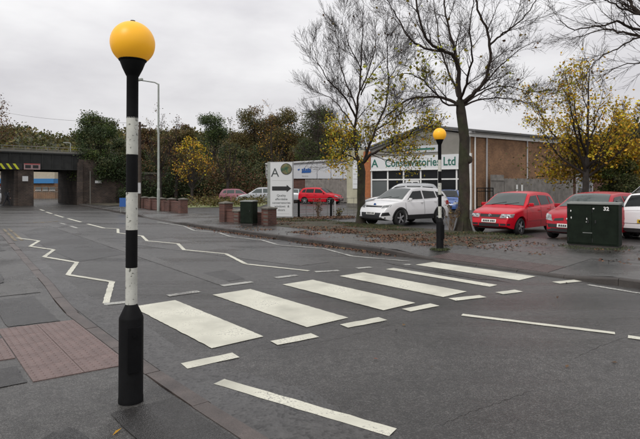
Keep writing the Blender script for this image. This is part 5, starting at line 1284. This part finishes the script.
# --- more slender bare trees behind it
def bare(name, label, x, ybase, ytop, d, halfw, seed, limbs=7, leafmat=None, nleaf=0, lsz=.12, lowleaf=1.0, tw=9, twl=None):
    base = atd(x, ybase, d); base.z = 0.05; H = atd(x, ytop, d).z; t = tree_thing(name, label, base); r_ = random.Random(seed)
    w = Wood(seed); hw = halfw / FPX * d
    tr = MB(); tpz = H * .38; q0 = [base + Vector((0, 0, -.1)), base + Vector((r_.uniform(-.05, .05), 0, H * .15)), base + Vector((r_.uniform(-.15, .15), r_.uniform(-.1, .1), H * .38))]
    tr.tube(q0, [H * .026, H * .02, H * .016], 9, False); tr.build('trunk', 'bark_dark', t, True)
    q, rad = w.limb([q0[-1] - Vector((0, 0, .05)), q0[-1] + Vector((r_.uniform(-.2, .2), r_.uniform(-.2, .2), H * .25)), Vector((base.x + r_.uniform(-.3, .3), base.y, H))], H * .015, .012)
    w.grow(q, rad, 3, tw + 2, hw * .75, 45, .4, .05, .6, 4, .008)
    for k in range(limbs):
        a = 2 * math.pi * k / limbs + r_.uniform(-.3, .3); f = r_.uniform(.2, .42); p = base + Vector((0, 0, H * f)); sp_ = r_.uniform(.6, 1.0) * hw
        e = base + Vector((math.cos(a) * sp_, math.sin(a) * sp_, H * r_.uniform(.55, .92))); m = p.lerp(e, .5) + Vector((math.cos(a), math.sin(a), 0)) * sp_ * .12 - Vector((0, 0, H * .02))
        q, rad = w.limb([p, m, e], H * .0095, .012); w.grow(q, rad, 3, tw, twl or hw * .5, 46, .35, .15, .55, 4, .008)
    w.mb.build('crown', 'twig', t, True)
    if leafmat:
        tp = np.array([tuple(p) for p in w.tips]); z0, z1 = tp[:, 2].min(), tp[:, 2].max(); tp2 = tp[tp[:, 2] < z0 + (z1 - z0) * lowleaf]
        cl = tp2[rng.integers(0, len(tp2), nleaf)]; cl = cl + rng.normal(size=cl.shape) * lsz * 1.6; leaves('leaves', cl, lsz, leafmat, t)
    return t, w
# --- yellow tree on the right, behind the cars
t_, w_ = bare('yellow_tree', 'autumn tree with yellow orange leaves beside the brick flank', 586, 200, 62, 27, 54, 21, 9, 'leaf_yellow', 4200, .12, .8, 9)
tp = np.array([tuple(p) for p in w_.tips]); c0 = np.array(tuple(atd(600, 158, 28.5)))
lob = np.array([(rng.uniform(-2.6, 2.4), rng.uniform(-.8, .8), rng.uniform(-.8, .9)) for k in range(16)])
cl = c0 + lob[rng.integers(0, 16, 6500)] + np.clip(rng.normal(size=(6500, 3)), -1.8, 1.8) * np.array([.5, .5, .32]); leaves('leaves', cl, .12, 'leaf_yellow', t_)
cl = c0 + lob[rng.integers(0, 16, 4500)] + np.clip(rng.normal(size=(4500, 3)), -1.8, 1.8) * np.array([.55, .5, .36]); leaves('leaves', cl, .12, 'leaf_gold', t_)
cl = c0 + rng.normal(size=(3500, 3)) * np.array([1.7, .9, .6]) + np.array([0, .3, -.3]); leaves('leaves', cl, .12, 'leaf_olive', t_)
# --- tree outside the frame whose boughs reach in at the top right
D = 12.0; base = Vector((9.6, 12.0, .1))
ov = tree_thing('bare_tree', 'bare boughs reaching in at the top right frame corner', base)
tr = MB(); tr.tube([base, base + Vector((0, 0, 1.5)), base + Vector((-.1, 0, 3.6)), base + Vector((-.1, .1, 6.5))], [.3, .24, .2, .12], 12, False); tr.build('trunk', 'bark', ov, True)
w = Wood(31)
for pts, r0, r1 in ((px(D, (712, 60, 0), (680, 34, -.2), (640, 31, -.4), (615, 22, -.6), (600, 26, -.8), (575, 29, -1.0), (556, 20, -1.1)), .05, .006),
                    (px(D, (712, 75, 0), (680, 45, .2), (640, 36, .4), (622, 33, .5), (604, 29, .7), (585, 36, .9), (572, 38, 1.1)), .05, .006),
                    (px(D, (712, 90, 0), (670, 48, -.4), (640, 38, -.6), (618, 48, -.9), (600, 58, -1.1), (590, 68, -1.2)), .035, .005),
                    (px(D, (712, 40, 0), (675, 20, -.5), (640, 15, -.8), (622, 8, -1.0), (608, 1, -1.2), (590, 0, -1.4)), .045, .006),
                    (px(D, (712, 30, 0), (665, 22, .3), (640, 13, .4), (630, 2, .5), (622, -20, .6)), .06, .03),
                    (px(D, (712, 105, 0), (670, 66, .3), (640, 63, .4), (618, 67, .6), (602, 78, .7)), .03, .005)):
    q, rad = w.limb(pts, r0, r1); w.grow(q, rad, 2, 13, .95, 40, .1, .3, .5, 4, .004, curl=.10)
w.mb.build('crown', 'twig', ov, True)

# --- leaf crowns: clumps of leaves over limbs
def leafy(name, label, x, ytop, d, halfw, mats, seed, n=3200, lsz=.30, crown0=.22, group=None, squash=1.0, wood=True, gap=.5, ybase=None):
    base = atd(x, 190, d); base.z = -.05; H = atd(x, ytop, d).z; hw = halfw / FPX * d; t = tree_thing(name, label, base, group); r_ = random.Random(seed); g_ = np.random.default_rng(seed)
    tr = MB(); tr.tube([base, base + Vector((0, 0, H * .3)), base + Vector((r_.uniform(-.3, .3), 0, H * .8))], [H * .024, H * .018, .03], 8, False); tr.build('trunk', 'bark_dark', t, True)
    zc_ = H * (crown0 + (1 - crown0) / 2); rz = H * (1 - crown0) / 2
    nc = 110; nl_ = 9; lobes = []
    for k in range(nl_):
        f = (k + .5) / nl_; a_ = k * 2.4 + seed; rr = math.sin(math.pi * (.12 + .80 * f)) * g_.uniform(.35, .75)
        lobes.append((math.cos(a_) * rr * hw, math.sin(a_) * rr * hw * .8, (f - .5) * 2 * rz * .82, g_.uniform(.34, .52) * hw * (1.1 - .35 * f)))
    li = g_.integers(0, nl_, nc); u = g_.normal(size=(nc, 3)); u /= np.linalg.norm(u, axis=1)[:, None]; rad = g_.uniform(gap, 1.0, nc) ** .7; lb = np.array(lobes)
    c = lb[li, :3] + u * (rad * lb[li, 3])[:, None] * np.array([1, 1, .85]); c[:, 2] = np.clip(c[:, 2], -rz, rz * .97); c += np.array([base.x, base.y, zc_])
    if wood:
        w = Wood(seed)
        for k in range(0, nc, 3):
            p = base + Vector((0, 0, H * r_.uniform(.2, .6))); e = Vector(c[k]); w.mb.tube([p, p.lerp(e, .5) + Vector((0, 0, -.2)), e], [.06, .04, .015], 4, False)
        w.mb.build('branches', 'bark_dark', t)
    n = int(n * 4.2 * (lsz / .27) ** 0); lsz *= .50; each = n // nc; cr = hw * .15
    for mi, m_ in enumerate(mats):
        cc = c[mi::len(mats)]; pts = cc.repeat(each, 0) + np.clip(g_.normal(size=(len(cc) * each, 3)), -1.7, 1.7) * cr * np.array([1, 1, .75]); leaves('crown', pts, lsz, m_, t)
    return t
def conifer(name, label, x, ytop, d, halfw, m_, seed, n=4200, lsz=.26, group=None):
    base = atd(x, 190, d); base.z = -.05; H = atd(x, ytop, d).z; hw = halfw / FPX * d; t = tree_thing(name, label, base, group); g_ = np.random.default_rng(seed)
    tr = MB(); tr.tube([base, base + Vector((0, 0, H * .97))], [H * .02, .02], 8, False); tr.build('trunk', 'bark_dark', t, True)
    br_ = MB(); pts = []; nb_ = 120
    for k in range(nb_):
        f = (k + g_.random()) / nb_; z = H * (.08 + .9 * f); a = k * 2.4 + g_.random(); ln = hw * (1 - f) ** .62 * g_.uniform(.7, 1.15) + .15
        e = base + Vector((math.cos(a) * ln, math.sin(a) * ln, z - ln * .22)); s_ = base + Vector((0, 0, z)); br_.tube([s_, e], [.03, .008], 3, False)
        m = n // nb_
        for u in g_.random(m) ** .6: q = s_.lerp(e, u); pts.append((q.x + g_.normal() * .16, q.y + g_.normal() * .16, q.z + g_.normal() * .12 - .05))
    br_.build('branches', 'bark_dark', t); leaves('crown', np.array(pts), lsz, m_, t)
    return t
leafy('leafy_tree', 'bushy green tree growing against the bridge abutment', 99, 114, 49.5, 27, ['leaf_green', 'leaf_dark', 'leaf_mid'], 41, 6200, .24, .30)
leafy('leafy_tree', 'dark green tree between the green bridge tree and the utility pole', 121, 134, 55, 15, ['leaf_dark', 'leaf_mid'], 42, 3400, .27, .05)
leafy('leafy_tree', 'reddish brown tree directly behind the utility pole', 146, 122, 60, 15, ['leaf_rust', 'leaf_brown', 'leaf_mid'], 43, 3600, .28, .05)
leafy('leafy_tree', 'olive brown tree just right of the lamp column', 172, 128, 66, 22, ['leaf_brown', 'leaf_olive', 'leaf_mid'], 44, 4600, .30, .05)
leafy('leafy_tree', 'tall thin olive tree above the sparse yellow one', 186, 120, 68, 14, ['leaf_olive', 'leaf_brown'], 45, 3000, .28, .05)
leafy('yellow_tree', 'small sparse tree with bright yellow leaves before the dark woods', 192, 138, 47, 22, ['leaf_gold', 'leaf_yellow', 'leaf_olive'], 46, 420, .28, .36, gap=.6)
leafy('leafy_tree', 'tall dark green tree in the middle of the woods', 215, 110, 60, 25, ['leaf_dark', 'leaf_dark', 'leaf_green'], 47, 5200, .26, .02)
leafy('leafy_tree', 'round golden brown tree right of the tall dark green one', 254, 107, 68, 28, ['leaf_brown', 'leaf_olive', 'leaf_brown', 'leaf_mid'], 48, 6200, .30, .10)
leafy('leafy_tree', 'wide golden olive tree above the showroom sign', 287, 106, 66, 27, ['leaf_olive', 'leaf_brown', 'leaf_mid'], 49, 6000, .30, .10)
leafy('leafy_tree', 'tall dark green tree above the pale metal shed', 318, 100, 62, 24, ['leaf_dark', 'leaf_mid', 'leaf_green'], 50, 6000, .26, .02)
leafy('leafy_tree', 'dark broad tree behind the right end of the metal shed', 349, 128, 72, 24, ['leaf_mid', 'leaf_dark'], 51, 4200, .30, .05)
leafy('leafy_tree', 'dark low tree in shade left of the golden brown one', 232, 142, 58, 20, ['leaf_mid', 'leaf_dark'], 52, 3600, .28, .02)
leafy('leafy_tree', 'dark low tree below the golden brown one', 268, 148, 62, 22, ['leaf_dark', 'leaf_mid'], 53, 3600, .28, .02)
leafy('leafy_tree', 'yellow green bush tree behind the bridge railing', 74, 144, 66, 13, ['leaf_lime', 'leaf_olive'], 54, 2600, .26, .05)
leafy('leafy_tree', 'dark tree in shade behind the low brick wall', 158, 152, 56, 22, ['leaf_mid', 'leaf_dark'], 55, 3800, .28, .0)
leafy('leafy_tree', 'reddish leaved tree leaning in at the left frame edge', -26, 80, 40, 36, ['leaf_rust', 'leaf_brown'], 56, 700, .24, .35, gap=.6)
leafy('leafy_tree', 'dark green tree at the left frame edge above the bridge', -16, 122, 62, 20, ['leaf_mid', 'leaf_green'], 57, 3000, .26, .05)
leafy('evergreen_bush', 'rounded green bush behind the white cars on the right', 618, 151, 27.8, 22, ['leaf_green', 'leaf_green', 'leaf_mid'], 58, 3600, .16, .0)
leafy('leafy_tree', 'dark tree behind the yellow tree at the right edge', 640, 124, 48, 34, ['leaf_mid', 'leaf_olive'], 59, 5000, .26, .02)
leafy('leafy_tree', 'dim brown tree beyond the end of the brick flank', 596, 138, 62, 22, ['leaf_brown', 'leaf_mid'], 60, 3600, .28, .02)

bare('bare_tree', 'thin brown bare tree behind the low red wall', 160, 205, 116, 50, 20, 81, 7, 'leaf_brown', 500, .12, 1.0, 6)
bare('bare_tree', 'bare brown tree right of the sparse yellow one', 228, 205, 128, 50, 18, 82, 7, 'leaf_olive', 700, .12, 1.0, 6)
bare('bare_tree', 'bare brown tree between the lamp column and the sparse yellow one', 176, 205, 124, 52, 16, 83, 6, 'leaf_rust', 400, .12, 1.0, 6)
bare('bare_tree', 'bare twiggy tree rising behind the showroom sign board', 272, 205, 112, 60, 20, 84, 7, 'leaf_gold', 500, .13, 1.0, 6)
# undergrowth: tangled mass of shrubs under the woods
c = []; 
for k in range(520):
    x = rng.uniform(100, 262); d = rng.uniform(52, 64); h = rng.uniform(.2, 4.2); p = atd(x, 187, d); c.append((p.x, p.y, h))
c = np.array(c).repeat(80, 0); c = c + rng.normal(size=c.shape) * np.array([.7, .7, .5]); c[:, 2] = np.abs(c[:, 2])
gi = np.repeat(rng.integers(0, 4, 520), 80)
for k_, (m_, lab) in enumerate((('leaf_dark', 'dark green tangled undergrowth below the woods'), ('leaf_mid', 'olive tangled undergrowth below the woods'), ('leaf_brown', 'brown tangled undergrowth below the woods'), ('leaf_rust', 'rusty bramble patches in the undergrowth below the woods'))):
    tag(leaves('undergrowth', c[gi == k_], .16, m_), lab, 'undergrowth', None, 'stuff')
c = []
for k in range(130):
    f = rng.random(); p = RD(SB + .9 + rng.uniform(0, .9), 16.6 + f * 9, 0); c.append((p.x, p.y, rng.uniform(.1, 3.2) * (.55 + .45 * math.sin(f * 9) ** 2)))
for k in range(60): p = RD(SB + .75, rng.uniform(14.6, 17.5), 0); c.append((p.x, p.y, rng.uniform(2.6, 4.6)))
c = np.array(c).repeat(44, 0); c = c + rng.normal(size=c.shape) * np.array([.3, .3, .3]); c[:, 2] = np.abs(c[:, 2])
tag(leaves('ivy', c, .15, 'leaf_dark'), 'dark ivy and brambles over the retaining wall', 'ivy', None, 'stuff')
c = []
for k in range(70): p = atd(rng.uniform(186, 262), 187, rng.uniform(40, 45)); c.append((p.x, p.y, rng.uniform(.1, .6)))
c = np.array(c).repeat(22, 0); c = c + rng.normal(size=c.shape) * np.array([.5, .3, .2]); c[:, 2] = np.abs(c[:, 2]) + .08
tag(leaves('shrub_border', c, .16, 'leaf_olive'), 'low olive shrubs along the drive behind the lawn', 'shrubs', None, 'stuff')

# wooded hills far off
def hill(name, label, x0, x1, d, prof, m_, seed, lsz, n):
    """ridge whose crest follows a measured outline; tree clumps over its near slope"""
    mb = MB(); NX, NY = 60, 10; g_ = np.random.default_rng(seed); pts = []
    for i in range(NX + 1):
        x = x0 + (x1 - x0) * i / NX; zt = atd(x, interp(prof, x), d).z
        for j in range(NY + 1):
            f = j / NY; dd = d * (.62 + .38 * f); p = atd(x, 187, dd); mb.v.append((p.x, p.y, zt * (math.sin(f * math.pi / 2) ** 1.3) - 1.0))
    for i in range(NX):
        for j in range(NY): a = i * (NY + 1) + j; mb.f.append((a, a + NY + 1, a + NY + 2, a + 1))
    h = mb.build(name, m_, None, True); tag(h, label, None, None, 'structure')
    u = g_.random(n); v = g_.random(n) ** .6; xx = x0 + (x1 - x0) * u; dd = d * (.62 + .38 * v)
    zz = np.array([atd(x, interp(prof, x), d).z for x in xx]) * np.sin(v * np.pi / 2) ** 1.3 - 1.0
    c = np.stack([(xx - 320) / FPX * dd, dd, zz], 1)
    return c
cA = hill('hill', 'low wooded hill beyond the railway bridge', -120, 330, 260, [(-120, 118), (0, 130), (25, 132), (45, 138), (60, 141), (85, 138), (120, 135), (330, 140)], 'wood_far', 61, 1.6, 1500)
cB = hill('hill', 'dark wooded rise beyond the showroom on the right', 540, 800, 170, [(540, 150), (600, 140), (615, 132), (640, 125), (720, 118), (800, 115)], 'wood_far', 62, 1.2, 700)
for c, m_, lab, sz in ((cA[::2], 'leaf_mid', 'far green woodland covering the hill beyond the bridge', 1.2), (cA[1::2], 'leaf_olive', 'far brown woodland mixed over the hill beyond the bridge', 1.2), (cB, 'leaf_mid', 'far dark woodland covering the right hand rise', .9)):
    q = c.repeat(14, 0); q = q + rng.normal(size=q.shape) * np.array([2.2, 2.2, 1.6]) * sz / 1.2 + np.array([0, 0, .8]); tag(leaves('woodland', q, sz, m_), lab, 'woodland', None, 'stuff')

# bare shrubs: by the big tree and before the red hatchback
def shrub(label, base, h, spread, seed, leafm=None, nl=0, m_='twig'):
    t = thing('bare_shrub', label, 'shrub', base); w = Wood(seed); r_ = random.Random(seed)
    for k in range(12):
        a = r_.random() * 6.28; e = base + Vector((math.cos(a) * spread * r_.random(), math.sin(a) * spread * r_.random(), h * r_.uniform(.6, 1))); q, rad = w.limb([base + Vector((math.cos(a) * .06, math.sin(a) * .06, -.03)), base.lerp(e, .5) + Vector((r_.uniform(-.06, .06), 0, 0)), e], .014, .004, 4); w.grow(q, rad, 1, 6, h * .3, 45, .3, .2, .6, 3, .003)
    w.mb.build('stems', m_, t)
    if leafm:
        tp = np.array([tuple(p) for p in w.tips]); cl = tp[rng.integers(0, len(tp), nl)] + rng.normal(size=(nl, 3)) * .05; leaves('leaves', cl, .07, leafm, t)
mat('twig_pale', (0.15, 0.105, 0.07), .95)
shrub('leggy bare shrub at the foot of the big tree', atd(451, 229.5, 17.8) * 1.0, 1.0, .45, 71, 'leaf_brown', 60, 'twig_pale')
shrub('dry brown shrub between the two black posts', spot(318, 217, .1), .95, .45, 72, 'fallen_leaf', 160, 'twig_pale')
shrub('small dry shrub beside the right black post', spot(339, 216.5, .1), .45, .4, 73, 'leaf_olive', 120)

# ------------------------------------------------------------------ grass and fallen leaves
def blades(pts, h, material, name, label):
    p = np.asarray(pts, float); n = len(p); hh = h * rng.uniform(.5, 1.2, n); a = rng.uniform(0, 6.28, n); wv = np.stack([np.cos(a), np.sin(a), np.zeros(n)], 1) * (h * .13); lean = rng.normal(size=(n, 3)) * h * .4; lean[:, 2] = 0
    top = p + lean; top[:, 2] += hh; v = np.stack([p - wv, p + wv, top + wv * .2, top - wv * .2], 1).reshape(-1, 3); return tag(link(name, mesh_np(name, v, n, material)), label, 'grass', None, 'stuff')
def scatter(s0, s1, t0, t1, n, z=.118):
    s = rng.uniform(s0, s1, n); t = rng.uniform(t0, t1, n); return np.stack([DV.x * s + NV.x * t, DV.y * s + NV.y * t, np.full(n, z)], 1), s, t
def patchy(p, s, t, th, f=1.0): return p[(np.sin(s * 1.3 * f + 1) + np.sin(t * 2.1 * f + s * .7) + np.sin(s * 3.1 * f - t * 1.7) + rng.normal(size=len(s)) * .6) > th]
p, s, t = scatter(-20.8, -7.7, 13.6, 15.3, 20000); blades(patchy(p, s, t, .2), .055, 'grass_blade', 'grass', 'short rough grass along the back of the verge')
ring = []
for c_, r_, n_ in ((fb_, .22, 500), (cen + Vector((0, -.1, 0)), .8, 1100), (Vector((3.0, 18, .1)) * 1.0, .01, 1)):
    for k in range(n_):
        a = random.random() * 6.28; q = r_ * (.55 + .6 * random.random()); ring.append((c_.x + math.cos(a) * q, c_.y + math.sin(a) * q * .75, .1))
blades(ring, .055, 'grass_blade', 'grass', 'tufts of grass at the foot of the far beacon and cabinet')
def litter(name, label, parts, size=.052, material='fallen_leaf'):
    c = np.concatenate(parts); c[:, 2] += rng.uniform(.004, .018, len(c)); v, n = leaf_arrays(c, size, .4, flat=.9); return tag(link(name, mesh_np(name, v, n, material)), label, 'leaves', None, 'stuff')
A, s, t = scatter(-19, -7.8, 11.6, 15.1, 7000); A = patchy(A, s, t, .5)
B_, s, t = scatter(-14, -7.6, 10.2, 12.8, 6500, .116); B_ = patchy(B_, s, t, .3, 1.4)
C_, s, t = scatter(-8.5, -1, 11.2, 13.8, 2600, .118); C_ = patchy(C_, s, t, .9, 1.3)
P_, s, t = scatter(-17, -12, 9.6, 11.5, 900, .12); P_ = patchy(P_, s, t, 1.2, 1.2)
litter('fallen_leaves', 'brown fallen leaves strewn over the far footway and verge', [A, B_, C_, P_])
n = 1700; s = rng.uniform(-20, -7.6, n); off = np.abs(rng.normal(size=n)) * .16; tt = np.array([tR(x) for x in s]) - .03 - off; dens = np.sin(s * 1.1) + np.sin(s * 2.7 + 1) + rng.normal(size=n) * .6 > -.5
G_ = np.stack([DV.x * s + NV.x * tt, DV.y * s + NV.y * tt, np.full(n, .008)], 1)[dens]
litter('fallen_leaves', 'fallen leaves gathered in the gutter along the far kerb', [G_], .05)
n = 2600; x = rng.uniform(0, 1, n); a0 = spot(278, 219, .1); a1 = spot(352, 217.5, .1); q = np.array(tuple(a0))[None] * (1 - x[:, None]) + np.array(tuple(a1))[None] * x[:, None] + np.stack([rng.normal(size=n) * .2, rng.normal(size=n) * .55, np.zeros(n)], 1); q[:, 2] = .118
litter('fallen_leaves', 'bank of orange fallen leaves below the showroom sign and posts', [q], .075)
n = 60; s = rng.uniform(-4, 4, n); t = rng.uniform(2.5, 9, n); N_ = np.stack([DV.x * s + NV.x * t, DV.y * s + NV.y * t, np.full(n, .004)], 1); litter('fallen_leaves', 'few single leaves and grit scattered on the near tarmac', [N_[:26]], .035)
# single leaf lying on the footway before the near beacon
o = MB(); c = spot(117, 432, .075); o.add([c + Vector(v) for v in ((-.012, -.045, .0), (.006, -.01, .006), (.012, .05, .004), (-.008, .0, .010))], [(0, 1, 2, 3)])
lf = o.build('fallen_leaf', 'leaf_yellow'); tag(lf, 'single narrow yellow leaf on the footway before the near beacon', 'leaf')
